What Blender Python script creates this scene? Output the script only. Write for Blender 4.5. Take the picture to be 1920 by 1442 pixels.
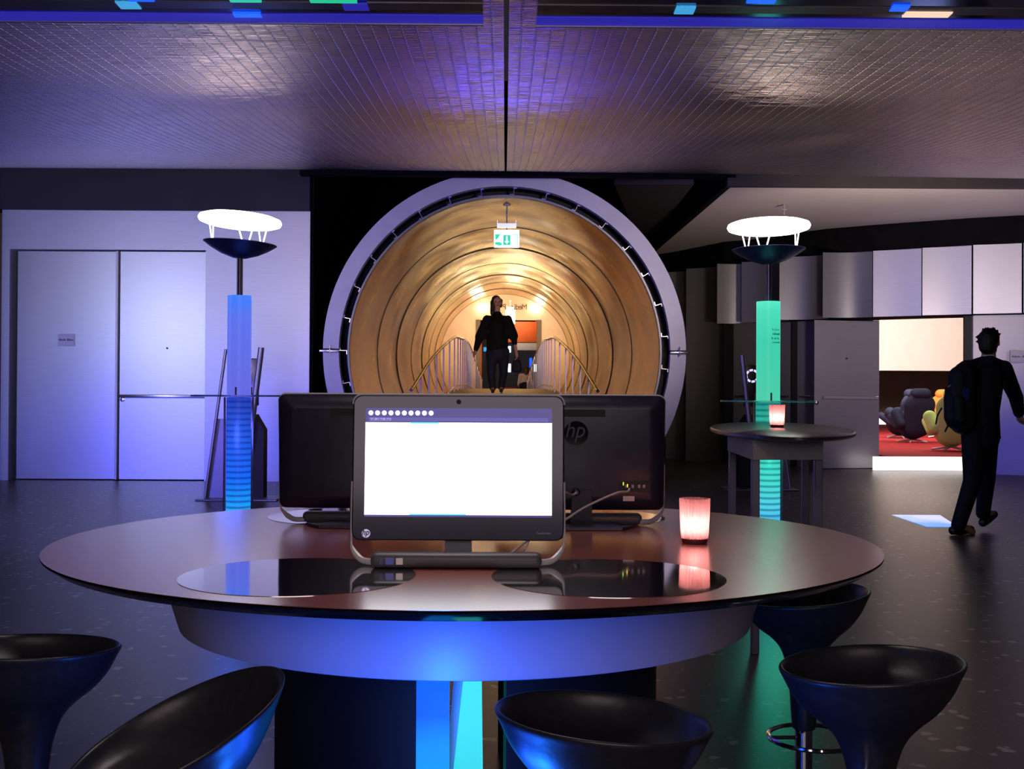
import bpy, bmesh, math, random
from mathutils import Vector, Matrix, noise
random.seed(7)
for o in list(bpy.data.objects): bpy.data.objects.remove(o, do_unlink=True)
sc = bpy.context.scene
COL = sc.collection
PI = math.pi
R = math.radians

# ------------------------------------------------------------------ camera
F = 2100.0; CX = 946.0; HY = 738.0; HC = 1.2
ROLL = 0.0052
cd = bpy.data.cameras.new('camera'); cam = bpy.data.objects.new('camera', cd); COL.objects.link(cam)
cd.sensor_fit = 'HORIZONTAL'; cd.sensor_width = 36; cd.lens = F/1920*36
cd.clip_start = .05; cd.clip_end = 200
yaw = math.atan(14/F); pitch = math.atan(17/F)
m = Matrix.Rotation(-yaw, 4, 'Z') @ Matrix.Rotation(PI/2+pitch, 4, 'X') @ Matrix.Rotation(math.atan(ROLL), 4, 'Z')
cam.matrix_world = Matrix.Translation((0, 0, HC)) @ m
sc.camera = cam
def at(px, py, Y):
    return Vector(((px-CX)/F*Y, Y, HC+(HY+ROLL*(px-960)-py)/F*Y))
def ax(px, Y): return (px-CX)/F*Y
def az(py, Y, px=960): return HC+(HY+ROLL*(px-960)-py)/F*Y

# ------------------------------------------------------------------ world, exposure, main lights
w = bpy.data.worlds.new('world'); sc.world = w; w.use_nodes = True
w.node_tree.nodes['Background'].inputs[0].default_value = (.55, .42, .62, 1)
w.node_tree.nodes['Background'].inputs[1].default_value = .035
sc.view_settings.view_transform = 'Standard'; sc.view_settings.look = 'None'
sc.view_settings.gamma = 1; sc.view_settings.use_curve_mapping = False
sc.view_settings.exposure = 0.0

def aim(o, loc, tgt):
    o.location = loc
    o.rotation_euler = (Vector(tgt)-Vector(loc)).to_track_quat('-Z', 'Y').to_euler()
def area(name, loc, tgt, size, power, color, sy=None):
    d = bpy.data.lights.new(name, 'AREA'); d.energy = power; d.color = color; d.size = size
    if sy: d.shape = 'RECTANGLE'; d.size_y = sy
    o = bpy.data.objects.new(name, d); COL.objects.link(o); aim(o, loc, tgt); return o
def spot(name, loc, tgt, power, color, ang=60, blend=.6, r=.08):
    d = bpy.data.lights.new(name, 'SPOT'); d.energy = power; d.color = color
    d.spot_size = R(ang); d.spot_blend = blend; d.shadow_soft_size = r
    o = bpy.data.objects.new(name, d); COL.objects.link(o); aim(o, loc, tgt); return o
def point(name, loc, power, color, r=.08):
    d = bpy.data.lights.new(name, 'POINT'); d.energy = power; d.color = color; d.shadow_soft_size = r
    o = bpy.data.objects.new(name, d); COL.objects.link(o); o.location = loc; return o

WARM = (1, .78, .55); PINK = (1, .84, .86); BLUE = (.03, .1, 1)
# hall: unseen lamps added to wash the walls, ring and panels
area('hall_wall_wash', (-6.7, 7.6, 2.35), (-5.6, 15, 1.9), 1.1, 66, (.66, .74, 1), 1.5)
spot('hall_wall_top_wash', (-3.2, 9.0, 2.4), (-4.6, 15, 3.5), 190, (1, .88, .95), 75, 1.0, .4)
area('hall_blue_wash', (-6.0, 8.2, .45), (-4.9, 15, .75), 1.6, 135, (.07, .07, 1), .8)
spot('ring_pink_fill', (2.6, 8.0, 2.9), (.6, 15, 3.0), 480, PINK, 50, .8, .2)
spot('ring_purple_fill', (-2.6, 8.5, .4), (-1.9, 15, 1.4), 230, (.3, .2, 1), 45, .9, .2)
spot('panel_wash_fill', (7.2, 10.8, 2.7), (8.0, 17, 3.35), 230, PINK, 50, .9, .3)
spot('panel_blue_fill', (5.2, 10.5, .3), (8.2, 17, 2.1), 210, (.12, .10, 1), 75, .9, .3)  # unseen lamp added for the blue reflected in the panels
spot('soffit_fill', (4.9, 12.2, 1.6), (5.2, 16.2, 3.9), 520, (1, .83, .74), 95, .9, .3)  # unseen upward lamp added to brighten the soffit
area('table_top_fill', (-.25, 2.9, 2.7), (-.1, 3.2, .8), .7, 11, (1, .84, .80))  # unseen fill added above the table to brighten its top
area('hall_soft_fill', (0, -1.6, 2.6), (0.4, 6, .4), 3.0, 75, PINK)  # unseen soft fill added behind the camera
area('ceiling_blue_fill', (0, 9.3, 1.9), (0, 9.7, 4), .9, 120, (.05, .04, 1))  # unseen lamp added to tint the middle of the ceiling blue
# tunnel
for i, yy in enumerate((17.0, 24.0, 29.0, 33.0)):
    area('tunnel_light', (0, yy, (1.1, 1.9, 2.05, 1.9)[i]), (0, yy+.6, 5), 1.1, (12, 85, 190, 210)[i], (1, .80, .50), 1.6)
spot('tunnel_end_light', (-.95, 34.6, 3.55), (-.75, 36, 4.0), 14, (1, .85, .6), 130, .8)
spot('tunnel_end_light', (1.1, 34.6, 3.55), (1.0, 36, 4.0), 14, (1, .85, .6), 130, .8)
area('tunnel_end_glow', (0, 33.6, 3.9), (0, 36, 2.4), 1.2, 22, (1, .58, .42))
spot('tunnel_entry_light', (0, 15.6, 1.2), (0, 19.5, 3.0), 22, (1, .72, .5), 110, .9, .3)
# lounge behind the open door
area('lounge_light', (8.8, 24.5, 3.6), (10.4, 30, 2.6), 2.6, 540, (1, .90, .80))
area('lounge_down_light', (8.0, 21.5, 3.8), (8.2, 22, 0), 3.0, 200, (1, .88, .80))
# far hall
area('far_hall_light', (0, 39.3, 4.6), (0.4, 41.5, 1.5), 1.5, 70, (1, .8, .7))
# under the big table
point('table_base_light', (-.13, 2.16, .30), 5, (.01, .09, 1), .06)
area('table_apron_light', (-.18, 2.1, .18), (-.05, 2.5, .72), .12, 6, (.01, .15, 1), .12)

# ------------------------------------------------------------------ materials
MATS = {}
def mat(name, col=(.5, .5, .5), rough=.5, metal=0, emit=None, es=0, spec=.5, coat=0, trans=0, ior=1.45, aniso=0, alpha=1):
    m = bpy.data.materials.new(name); m.use_nodes = True; MATS[name] = m
    b = m.node_tree.nodes['Principled BSDF']
    b.inputs['Base Color'].default_value = (*col, 1); b.inputs['Roughness'].default_value = rough
    b.inputs['Metallic'].default_value = metal; b.inputs['Specular IOR Level'].default_value = spec
    b.inputs['Coat Weight'].default_value = coat; b.inputs['Coat Roughness'].default_value = .05
    b.inputs['Transmission Weight'].default_value = trans; b.inputs['IOR'].default_value = ior
    b.inputs['Anisotropic'].default_value = aniso; b.inputs['Alpha'].default_value = alpha
    if emit: b.inputs['Emission Color'].default_value = (*emit, 1); b.inputs['Emission Strength'].default_value = es
    return m
def nodes(m): return m.node_tree.nodes, m.node_tree.links, m.node_tree.nodes['Principled BSDF']
def noisy(m, scale=8, amt=.25, bump=0, stretch=(1, 1, 1), detail=4, rough_amt=0):
    """procedural colour / roughness / bump variation on object coordinates"""
    N, L, b = nodes(m)
    tc = N.new('ShaderNodeTexCoord'); mp = N.new('ShaderNodeMapping'); mp.inputs['Scale'].default_value = stretch
    L.new(tc.outputs['Object'], mp.inputs[0])
    n = N.new('ShaderNodeTexNoise'); n.inputs['Scale'].default_value = scale; n.inputs['Detail'].default_value = detail
    L.new(mp.outputs[0], n.inputs[0])
    c = b.inputs['Base Color'].default_value[:]
    r = N.new('ShaderNodeValToRGB'); L.new(n.outputs[0], r.inputs[0])
    r.color_ramp.elements[0].position = .3; r.color_ramp.elements[1].position = .7
    r.color_ramp.elements[0].color = (c[0]*(1-amt), c[1]*(1-amt), c[2]*(1-amt), 1)
    r.color_ramp.elements[1].color = (min(1, c[0]*(1+amt)), min(1, c[1]*(1+amt)), min(1, c[2]*(1+amt)), 1)
    L.new(r.outputs[0], b.inputs['Base Color'])
    if bump:
        bn = N.new('ShaderNodeBump'); bn.inputs['Strength'].default_value = bump; bn.inputs['Distance'].default_value = .01
        L.new(n.outputs[0], bn.inputs['Height']); L.new(bn.outputs[0], b.inputs['Normal'])
    if rough_amt:
        mr = N.new('ShaderNodeMapRange'); r0 = b.inputs['Roughness'].default_value
        mr.inputs['To Min'].default_value = r0-rough_amt; mr.inputs['To Max'].default_value = r0+rough_amt
        L.new(n.outputs[0], mr.inputs[0]); L.new(mr.outputs[0], b.inputs['Roughness'])
    return m

# terrazzo floor
mf = mat('terrazzo_floor', (.03, .027, .026), .33, 0, spec=.45)
N, L, b = nodes(mf)
tc = N.new('ShaderNodeTexCoord')
def flecks(scale, thr, soft):
    v = N.new('ShaderNodeTexVoronoi'); v.inputs['Scale'].default_value = scale; v.inputs['Randomness'].default_value = 1
    nz = N.new('ShaderNodeTexNoise'); nz.inputs['Scale'].default_value = scale*1.6
    mx = N.new('ShaderNodeVectorMath'); mx.operation = 'MULTIPLY_ADD'
    L.new(tc.outputs['Object'], nz.inputs[0]); L.new(nz.outputs['Color'], mx.inputs[0])
    mx.inputs[1].default_value = (.9/scale,)*3; L.new(tc.outputs['Object'], mx.inputs[2]); L.new(mx.outputs[0], v.inputs[0])
    mr = N.new('ShaderNodeMapRange'); mr.inputs['From Min'].default_value = thr; mr.inputs['From Max'].default_value = thr-soft
    L.new(v.outputs['Distance'], mr.inputs[0])
    sp = N.new('ShaderNodeSeparateColor'); L.new(v.outputs['Color'], sp.inputs[0])
    gt = N.new('ShaderNodeMath'); gt.operation = 'GREATER_THAN'; gt.inputs[1].default_value = .62; L.new(sp.outputs[0], gt.inputs[0])
    mu = N.new('ShaderNodeMath'); mu.operation = 'MULTIPLY'; L.new(mr.outputs[0], mu.inputs[0]); L.new(gt.outputs[0], mu.inputs[1])
    return mu
f1 = flecks(13, .30, .08); f2 = flecks(34, .30, .1)
m1 = N.new('ShaderNodeMix'); m1.data_type = 'RGBA'; m1.inputs[6].default_value = (.062, .056, .056, 1); m1.inputs[7].default_value = (.13, .12, .117, 1)
L.new(f2.outputs[0], m1.inputs[0])
m2 = N.new('ShaderNodeMix'); m2.data_type = 'RGBA'; L.new(m1.outputs[2], m2.inputs[6]); m2.inputs[7].default_value = (.36, .33, .32, 1)
L.new(f1.outputs[0], m2.inputs[0]); L.new(m2.outputs[2], b.inputs['Base Color'])

# ceiling: fine metal mesh with stitched longitudinal seams
mc = mat('ceiling_mesh', (.30, .195, .16), .27, .90, aniso=1)
N, L, b = nodes(mc)
tc = N.new('ShaderNodeTexCoord'); sx = N.new('ShaderNodeSeparateXYZ'); L.new(tc.outputs['Object'], sx.inputs[0])
def M_(op, a, bb=None, c=None):
    n = N.new('ShaderNodeMath'); n.operation = op
    for i, v in enumerate((a, bb, c)):
        if v is None: continue
        if isinstance(v, (int, float)): n.inputs[i].default_value = v
        else: L.new(v, n.inputs[i])
    return n.outputs[0]
fx = M_('FRACT', M_('MULTIPLY', sx.outputs[0], 1/.072))
line = M_('LESS_THAN', fx, .07)
stitch = M_('GREATER_THAN', M_('FRACT', M_('MULTIPLY', sx.outputs[1], 1/.05)), .35)
line2 = M_('MULTIPLY', line, stitch)
dark = M_('MULTIPLY', M_('GREATER_THAN', fx, .9), 1.0)
grv = M_('SINE', M_('MULTIPLY', sx.outputs[1], 2*PI/.014))
nz = N.new('ShaderNodeTexNoise'); nz.inputs['Scale'].default_value = 1
mp = N.new('ShaderNodeMapping'); mp.inputs['Scale'].default_value = (3, 70, 1); L.new(tc.outputs['Object'], mp.inputs[0]); L.new(mp.outputs[0], nz.inputs[0])
hgt = M_('ADD', M_('MULTIPLY', grv, .35), M_('MULTIPLY', nz.outputs[0], 4.2))
bn = N.new('ShaderNodeBump'); bn.inputs['Strength'].default_value = .5; bn.inputs['Distance'].default_value = .0016
cx_ = N.new('ShaderNodeCombineXYZ'); cx_.inputs[0].default_value = 1; L.new(cx_.outputs[0], b.inputs['Tangent'])
L.new(hgt, bn.inputs['Height']); L.new(bn.outputs[0], b.inputs['Normal'])
mxa = N.new('ShaderNodeMix'); mxa.data_type = 'RGBA'; mxa.inputs[6].default_value = (.30, .195, .16, 1); mxa.inputs[7].default_value = (.05, .04, .04, 1)
L.new(dark, mxa.inputs[0])
mxb = N.new('ShaderNodeMix'); mxb.data_type = 'RGBA'; L.new(mxa.outputs[2], mxb.inputs[6]); mxb.inputs[7].default_value = (.85, .76, .72, 1)
L.new(line2, mxb.inputs[0]); L.new(mxb.outputs[2], b.inputs['Base Color'])
L.new(M_('ADD', .27, M_('MULTIPLY', line, .25)), b.inputs['Roughness'])

# gold tunnel skin with rivets
mg = mat('gold_sheet', (.60, .42, .16), .25, .95)
N, L, b = nodes(mg)
uv = N.new('ShaderNodeUVMap'); su = N.new('ShaderNodeSeparateXYZ'); L.new(uv.outputs[0], su.inputs[0])
fu = M_('SUBTRACT', M_('FRACT', M_('MULTIPLY', su.outputs[0], 30)), .5)
fv = M_('SUBTRACT', M_('FRACT', M_('MULTIPLY', su.outputs[1], 1.0)), .5)
du = M_('MULTIPLY', fu, .44); dv = M_('MULTIPLY', M_('SUBTRACT', M_('ABSOLUTE', fv), .30), 3.0)
dist = M_('SQRT', M_('ADD', M_('MULTIPLY', du, du), M_('MULTIPLY', M_('MULTIPLY', dv, dv), .25)))
riv = M_('LESS_THAN', dist, .022)
tc = N.new('ShaderNodeTexCoord'); nz = N.new('ShaderNodeTexNoise'); nz.inputs['Scale'].default_value = 1.3; nz.inputs['Detail'].default_value = 6
L.new(tc.outputs['Object'], nz.inputs[0])
rr = N.new('ShaderNodeValToRGB'); L.new(nz.outputs[0], rr.inputs[0])
rr.color_ramp.elements[0].position = .35; rr.color_ramp.elements[0].color = (.36, .22, .08, 1)
rr.color_ramp.elements[1].position = .65; rr.color_ramp.elements[1].color = (.70, .52, .24, 1)
mxg = N.new('ShaderNodeMix'); mxg.data_type = 'RGBA'; L.new(riv, mxg.inputs[0]); L.new(rr.outputs[0], mxg.inputs[6]); mxg.inputs[7].default_value = (.10, .05, .02, 1)
L.new(mxg.outputs[2], b.inputs['Base Color'])
mr = N.new('ShaderNodeMapRange'); mr.inputs['To Min'].default_value = .15; mr.inputs['To Max'].default_value = .34
L.new(nz.outputs[0], mr.inputs[0]); L.new(mr.outputs[0], b.inputs['Roughness'])

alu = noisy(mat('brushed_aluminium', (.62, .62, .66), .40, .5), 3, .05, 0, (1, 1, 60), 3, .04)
alud = noisy(mat('dark_aluminium', (.24, .235, .25), .42, .7), 3, .06, 0, (1, 1, 60), 3, .04)
leafm = noisy(mat('door_metal', (.60, .60, .66), .36, .8), 3, .05, 0, (1, 1, 60), 3, .04)
doorm = noisy(mat('door_grey', (.42, .40, .44), .42, .35), 3, .05, 0, (1, 1, 40), 3, .04)
ringm = noisy(mat('ring_paint', (.52, .50, .54), .45, .25), 5, .05)
steel = noisy(mat('stainless_steel', (.62, .60, .60), .25, 1), 6, .06)
chrome = noisy(mat('chrome', (.80, .80, .82), .08, 1), 6, .03)
matte = noisy(mat('matte_black', (.006, .006, .006), .95, spec=.08), 5, .2)
black = noisy(mat('black_paint', (.006, .006, .007), .6), 5, .2)
fascia = noisy(mat('dark_fascia', (.035, .030, .032), .7), 2, .12)
white = noisy(mat('white_plaster', (.72, .68, .64), .8), 4, .03)
soff = noisy(mat('soffit_plaster', (.50, .43, .41), .85), 4, .03)
peach = noisy(mat('tunnel_end_plaster', (.52, .38, .30), .8), 3, .06)
plast = noisy(mat('black_plastic', (.012, .012, .030), .35, 0, spec=.5), 30, .2, .05)
bezel = noisy(mat('glossy_bezel', (.022, .018, .05), .16, 0, spec=.6), 20, .1)
stoolm = noisy(mat('stool_plastic', (.020, .020, .026), .36, 0, spec=.6), 60, .2, .04)
silver = noisy(mat('silver_frame', (.58, .55, .57), .38, .35), 20, .04)
tabm = noisy(mat('table_laminate', (.30, .068, .042), .26, 0, spec=.85), 300, .05, 0)
MATS['table_laminate'].node_tree.nodes['Principled BSDF'].inputs['Coat Weight'].default_value = .7
MATS['table_laminate'].node_tree.nodes['Principled BSDF'].inputs['Coat Roughness'].default_value = .22
MATS['table_laminate'].node_tree.nodes['Principled BSDF'].inputs['Coat IOR'].default_value = 1.7
inset = noisy(mat('mirror_inset', (.72, .70, .70), .06, 1), 10, .03)
edge = noisy(mat('table_edge', (.006, .006, .008), .12, 0, spec=.6), 10, .1)
apr = noisy(mat('table_apron', (.46, .42, .56), .42, .15), 5, .05)
darktop = noisy(mat('dark_table_top', (.030, .026, .028), .3, 0, spec=.5), 60, .15)
greypl = noisy(mat('grey_laminate', (.30, .29, .32), .5), 40, .05)
discm = noisy(mat('glowing_disc', (.9, .9, .9), .5, 0, (1, .95, .88), 9), 3, .02)
strutm = noisy(mat('glowing_strut', (.9, .9, .9), .4, 0, (1, .93, .86), 1.6), 3, .02)
bowlm = noisy(mat('blue_bowl', (.05, .05, .16), .35, .3), 10, .08)
polem = noisy(mat('lamp_pole', (.16, .13, .22), .3, .7), 10, .08)
glass = noisy(mat('clear_glass', (.75, .85, 1), .03, 0, trans=.9, ior=1.45), 10, .02)
suit = noisy(mat('dark_suit', (.007, .008, .018), .75, spec=.25), 60, .2, .2)
pack = noisy(mat('backpack_fabric', (.008, .009, .016), .65, spec=.3), 60, .2, .3)
skin = noisy(mat('skin', (.50, .25, .17), .5), 20, .06)
hairm = noisy(mat('hair', (.012, .009, .007), .5), 90, .4, .6)
hairb = noisy(mat('brown_hair', (.10, .04, .02), .5), 90, .4, .5)
shirt = noisy(mat('white_shirt', (.7, .7, .75), .7), 40, .04)
jeans = noisy(mat('dark_jeans', (.005, .007, .018), .8), 80, .3, .2)
blk_top = noisy(mat('black_knit', (.006, .006, .006), .85, spec=.2), 90, .3, .3)
shoe = noisy(mat('shoe_leather', (.018, .012, .010), .35), 30, .2)
carpet = noisy(mat('red_carpet', (.34, .010, .016), .95), 160, .3, .5)
brown = noisy(mat('brown_wall', (.085, .060, .042), .6), 3, .1)
wood = noisy(mat('bridge_deck', (.36, .22, .10), .5), 4, .2, 0, (1, 8, 1))
beige = noisy(mat('beige_cloth', (.60, .44, .34), .8), 30, .05)
yel = noisy(mat('yellow_fabric', (.48, .60, .20), .8), 50, .06, .2)
bluf = noisy(mat('blue_fabric', (.006, .008, .035), .8), 50, .1, .2)
orf = noisy(mat('orange_fabric', (.75, .14, .015), .8), 50, .06, .2)
orp = noisy(mat('orange_panel', (.75, .13, .015), .6), 3, .06)
wax = noisy(mat('wax', (.8, .75, .65), .5), 8, .03)
dark2 = noisy(mat('dark_room_wall', (.012, .016, .035), .5), 2, .3)
trough = noisy(mat('polished_trough', (.26, .24, .40), .12, .95), 3, .1)
glowb = noisy(mat('blue_glow', (.02, .03, .2), .3, 0, (.020, .016, .32), 1.0), 5, .05)
glows = noisy(mat('bright_blue_glow', (.0, .1, .6), .3, 0, (.01, .10, 1), 1.3), 5, .05)
glowg = noisy(mat('green_reflection', (.0, .3, .2), .3, 0, (.02, .55, .28), 1.0), 5, .05)
glowc = noisy(mat('cyan_glow', (.0, .3, .4), .3, 0, (.06, .38, .75), .9), 5, .05)
gloww = noisy(mat('warm_reflection', (.5, .4, .35), .3, 0, (1, .72, .52), .95), 5, .05)
frost = noisy(mat('frosted_strip', (.20, .19, .23), .35, .3), 2, .25)
signw = noisy(mat('paper_sign', (.66, .64, .70), .7), 5, .03)
ink = noisy(mat('grey_ink', (.10, .09, .13), .7), 5, .03)
inkg = noisy(mat('green_ink', (.0, .16, .12), .7), 5, .03)
cablem = noisy(mat('grey_cable', (.48, .42, .46), .5), 20, .05)
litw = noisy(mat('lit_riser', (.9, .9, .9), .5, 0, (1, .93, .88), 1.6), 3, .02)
floorlit = mat('projected_patch_glow', (.2, .3, .5), .4, 0, (.30, .50, 1), 1.0)
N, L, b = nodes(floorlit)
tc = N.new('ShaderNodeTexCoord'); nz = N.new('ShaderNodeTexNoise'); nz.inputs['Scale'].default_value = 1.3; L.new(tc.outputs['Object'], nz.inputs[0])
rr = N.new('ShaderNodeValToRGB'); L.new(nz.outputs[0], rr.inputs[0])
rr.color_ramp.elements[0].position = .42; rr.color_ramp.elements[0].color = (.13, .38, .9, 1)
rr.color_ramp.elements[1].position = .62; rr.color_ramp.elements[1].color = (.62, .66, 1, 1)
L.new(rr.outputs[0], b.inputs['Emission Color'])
signg = noisy(mat('sign_green', (.0, .3, .18), .5, 0, (.03, .60, .38), 1.0), 5, .03)
signl = noisy(mat('sign_white', (.8, .9, .85), .5, 0, (.72, 1, .90), 1.25), 5, .03)
signl2 = noisy(mat('far_sign_white', (.8, .9, .85), .5, 0, (.75, .95, 1), 1.8), 5, .03)
fixt = noisy(mat('sign_fixture', (.45, .42, .42), .4, .3), 10, .04)
lampw = noisy(mat('wall_lamp_glow', (.9, .9, .9), .5, 0, (1, .90, .62), 14), 3, .02)

def glowmat(name, stops, z0, z1, strength=1.0, bands=None, bandcol=(.0, .02, .25)):
    """lit translucent tube: what it gives off varies along its height"""
    m = mat(name, (.03, .035, .05), .35); N, L, b = nodes(m)
    tc = N.new('ShaderNodeTexCoord'); s = N.new('ShaderNodeSeparateXYZ'); L.new(tc.outputs['Object'], s.inputs[0])
    mr = N.new('ShaderNodeMapRange'); mr.inputs['From Min'].default_value = z0; mr.inputs['From Max'].default_value = z1
    L.new(s.outputs[2], mr.inputs[0])
    r = N.new('ShaderNodeValToRGB'); L.new(mr.outputs[0], r.inputs[0])
    while len(r.color_ramp.elements) < len(stops): r.color_ramp.elements.new(.5)
    for e, (p, c) in zip(r.color_ramp.elements, stops): e.position = p; e.color = (*c, 1)
    out = r.outputs[0]
    if bands:
        fr = N.new('ShaderNodeMath'); fr.operation = 'MULTIPLY'; fr.inputs[1].default_value = 1/bands; L.new(s.outputs[2], fr.inputs[0])
        f = N.new('ShaderNodeMath'); f.operation = 'FRACT'; L.new(fr.outputs[0], f.inputs[0])
        g = N.new('ShaderNodeMapRange'); g.inputs['From Min'].default_value = .10; g.inputs['From Max'].default_value = .28
        pp = N.new('ShaderNodeMath'); pp.operation = 'PINGPONG'; pp.inputs[1].default_value = .5; L.new(f.outputs[0], pp.inputs[0]); L.new(pp.outputs[0], g.inputs[0])
        mx = N.new('ShaderNodeMix'); mx.data_type = 'RGBA'; L.new(g.outputs[0], mx.inputs[0])
        dk = N.new('ShaderNodeMix'); dk.data_type = 'RGBA'; dk.inputs[0].default_value = .62; L.new(out, dk.inputs[6]); dk.inputs[7].default_value = (*bandcol, 1)
        L.new(dk.outputs[2], mx.inputs[6]); L.new(out, mx.inputs[7]); out = mx.outputs[2]
    L.new(out, b.inputs['Emission Color']); b.inputs['Emission Strength'].default_value = strength
    return m

# ------------------------------------------------------------------ mesh helpers
def BM(): return bmesh.new()
def box(bm, lo, hi, mtx=None):
    r = bmesh.ops.create_cube(bm, size=1)['verts']
    c = [(lo[i]+hi[i])/2 for i in range(3)]; s = [hi[i]-lo[i] for i in range(3)]
    for v in r:
        v.co = Vector((c[0]+v.co.x*s[0], c[1]+v.co.y*s[1], c[2]+v.co.z*s[2]))
        if mtx: v.co = mtx @ v.co
    return r
def rbox(bm, lo, hi, r=.01, seg=3, mtx=None):
    t = bmesh.new(); box(t, lo, hi); bmesh.ops.bevel(t, geom=t.edges[:], offset=r, segments=seg, affect='EDGES', profile=.5)
    if mtx: t.transform(mtx)
    me = bpy.data.meshes.new('tmp'); t.to_mesh(me); t.free(); bm.from_mesh(me); bpy.data.meshes.remove(me)
def lathe(bm, prof, n=48, sx=1, sy=1, c=(0, 0, 0), zf=None, close=True):
    rings = []
    for (r, z) in prof:
        ring = []
        for i in range(n):
            a = 2*PI*i/n
            x, y = r*math.cos(a)*sx, r*math.sin(a)*sy
            zz = z+(zf(r, a, z) if zf else 0)
            ring.append(bm.verts.new((c[0]+x, c[1]+y, c[2]+zz)))
        rings.append(ring)
    for a, b2 in zip(rings, rings[1:]):
        for i in range(n): bm.faces.new((a[i], a[(i+1) % n], b2[(i+1) % n], b2[i]))
    if close:
        if prof[0][0] > 1e-6: bm.faces.new(rings[0][::-1])
        if prof[-1][0] > 1e-6: bm.faces.new(rings[-1])
    return rings
def tube(bm, pts, r, n=10, cap=True, closed=False):
    pts = [Vector(p) for p in pts]; rings = []
    up = Vector((0, 0, 1)); prev = None
    for i, p in enumerate(pts):
        if closed: d = pts[(i+1) % len(pts)]-pts[i-1]
        else: d = pts[min(i+1, len(pts)-1)]-pts[max(i-1, 0)]
        d.normalize()
        if prev is None:
            a = d.cross(up if abs(d.z) < .95 else Vector((1, 0, 0))).normalized()
        else: a = (prev-d*prev.dot(d)).normalized()
        prev = a; b2 = d.cross(a)
        rr = r[i] if isinstance(r, (list, tuple)) else r
        rings.append([bm.verts.new(p+(a*math.cos(2*PI*k/n)+b2*math.sin(2*PI*k/n))*rr) for k in range(n)])
    pr = list(zip(rings, rings[1:]))
    if closed: pr.append((rings[-1], rings[0]))
    for a, b2 in pr:
        for k in range(n): bm.faces.new((a[k], a[(k+1) % n], b2[(k+1) % n], b2[k]))
    if cap and not closed: bm.faces.new(rings[0][::-1]); bm.faces.new(rings[-1])
def prism(bm, pts, off):
    """polygon given as 3-D points, thickened by the vector off"""
    a = [bm.verts.new(p) for p in pts]; off = Vector(off)
    b2 = [bm.verts.new(Vector(p)+off) for p in pts]; n = len(a)
    bm.faces.new(a); bm.faces.new(b2[::-1])
    for i in range(n): bm.faces.new((a[i], b2[i], b2[(i+1) % n], a[(i+1) % n]))
def bez(pts, n=10):
    """Catmull-Rom through points"""
    P = [Vector(p) for p in pts]; P = [P[0]*2-P[1]]+P+[P[-1]*2-P[-2]]; out = []
    for i in range(1, len(P)-2):
        for k in range(n):
            t = k/n; a, b2, c, d = P[i-1:i+3]
            out.append(.5*((2*b2)+(-a+c)*t+(2*a-5*b2+4*c-d)*t*t+(-a+3*b2-3*c+d)*t**3))
    out.append(P[-2]); return out

def part(name, bm, m, parent=None, smooth=True, world=False, angle=38, label=None):
    bmesh.ops.recalc_face_normals(bm, faces=bm.faces[:])
    me = bpy.data.meshes.new(name)
    if world and parent is not None: bm.transform(Matrix.Translation(-Vector(parent.location)))
    if smooth:
        for f in bm.faces: f.smooth = True
        for e in bm.edges:
            if len(e.link_faces) == 2 and e.calc_face_angle(0) > R(angle): e.smooth = False
    bm.to_mesh(me); bm.free(); me.materials.append(m)
    o = bpy.data.objects.new(name, me); COL.objects.link(o)
    if parent is not None: o.parent = parent
    if label: o['label'] = label
    return o
def thing(name, label, cat, loc=(0, 0, 0), rz=0, group=None):
    o = bpy.data.objects.new(name, None); COL.objects.link(o); o.empty_display_size = .1
    o.location = loc; o.rotation_euler = (0, 0, rz); o['label'] = label; o['category'] = cat
    if group: o['group'] = group
    return o
def tag(o, label, cat, group=None):
    o['label'] = label; o['category'] = cat
    if group: o['group'] = group
    return o
def struct(name, bm, m, parent=None, label=None, smooth=False):
    o = part(name, bm, m, parent, smooth)
    if parent is None: o['kind'] = 'structure'
    if label: o['label'] = label
    return o
def sthing(name, loc=(0, 0, 0)):
    o = bpy.data.objects.new(name, None); COL.objects.link(o); o.location = loc; o['kind'] = 'structure'; return o
def dup(root, loc, rz=None, label=None, group=None):
    def cp(o, par):
        c = o.copy(); COL.objects.link(c)
        if par is not None: c.parent = par
        for k in kids.get(o.name, []): cp(k, c)
        return c
    kids = {}
    for o in list(COL.objects):
        if o.parent: kids.setdefault(o.parent.name, []).append(o)
    r = cp(root, None); r.location = loc
    if rz is not None: r.rotation_euler = (0, 0, rz)
    if label: r['label'] = label
    if group: r['group'] = group
    return r
def text(name, s, size, m, parent, mtx, depth=.0008, mirror=False, bold=0):
    c = bpy.data.curves.new('tmp_text', 'FONT'); c.body = s; c.size = size; c.extrude = depth
    c.align_x = 'CENTER'; c.align_y = 'CENTER'; c.offset = bold
    o = bpy.data.objects.new('tmp_text', c); COL.objects.link(o)
    bpy.context.view_layer.update()
    me = bpy.data.meshes.new_from_object(o.evaluated_get(bpy.context.evaluated_depsgraph_get()))
    bpy.data.objects.remove(o, do_unlink=True); bpy.data.curves.remove(c)
    if mirror: me.transform(Matrix.Diagonal((-1, 1, 1, 1)))
    me.transform(mtx); me.name = name; me.materials.clear(); me.materials.append(m)
    q = bpy.data.objects.new(name, me); COL.objects.link(q); q.parent = parent; return q
UP = Matrix.Rotation(PI/2, 4, 'X')          # text upright, read from -Y

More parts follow.
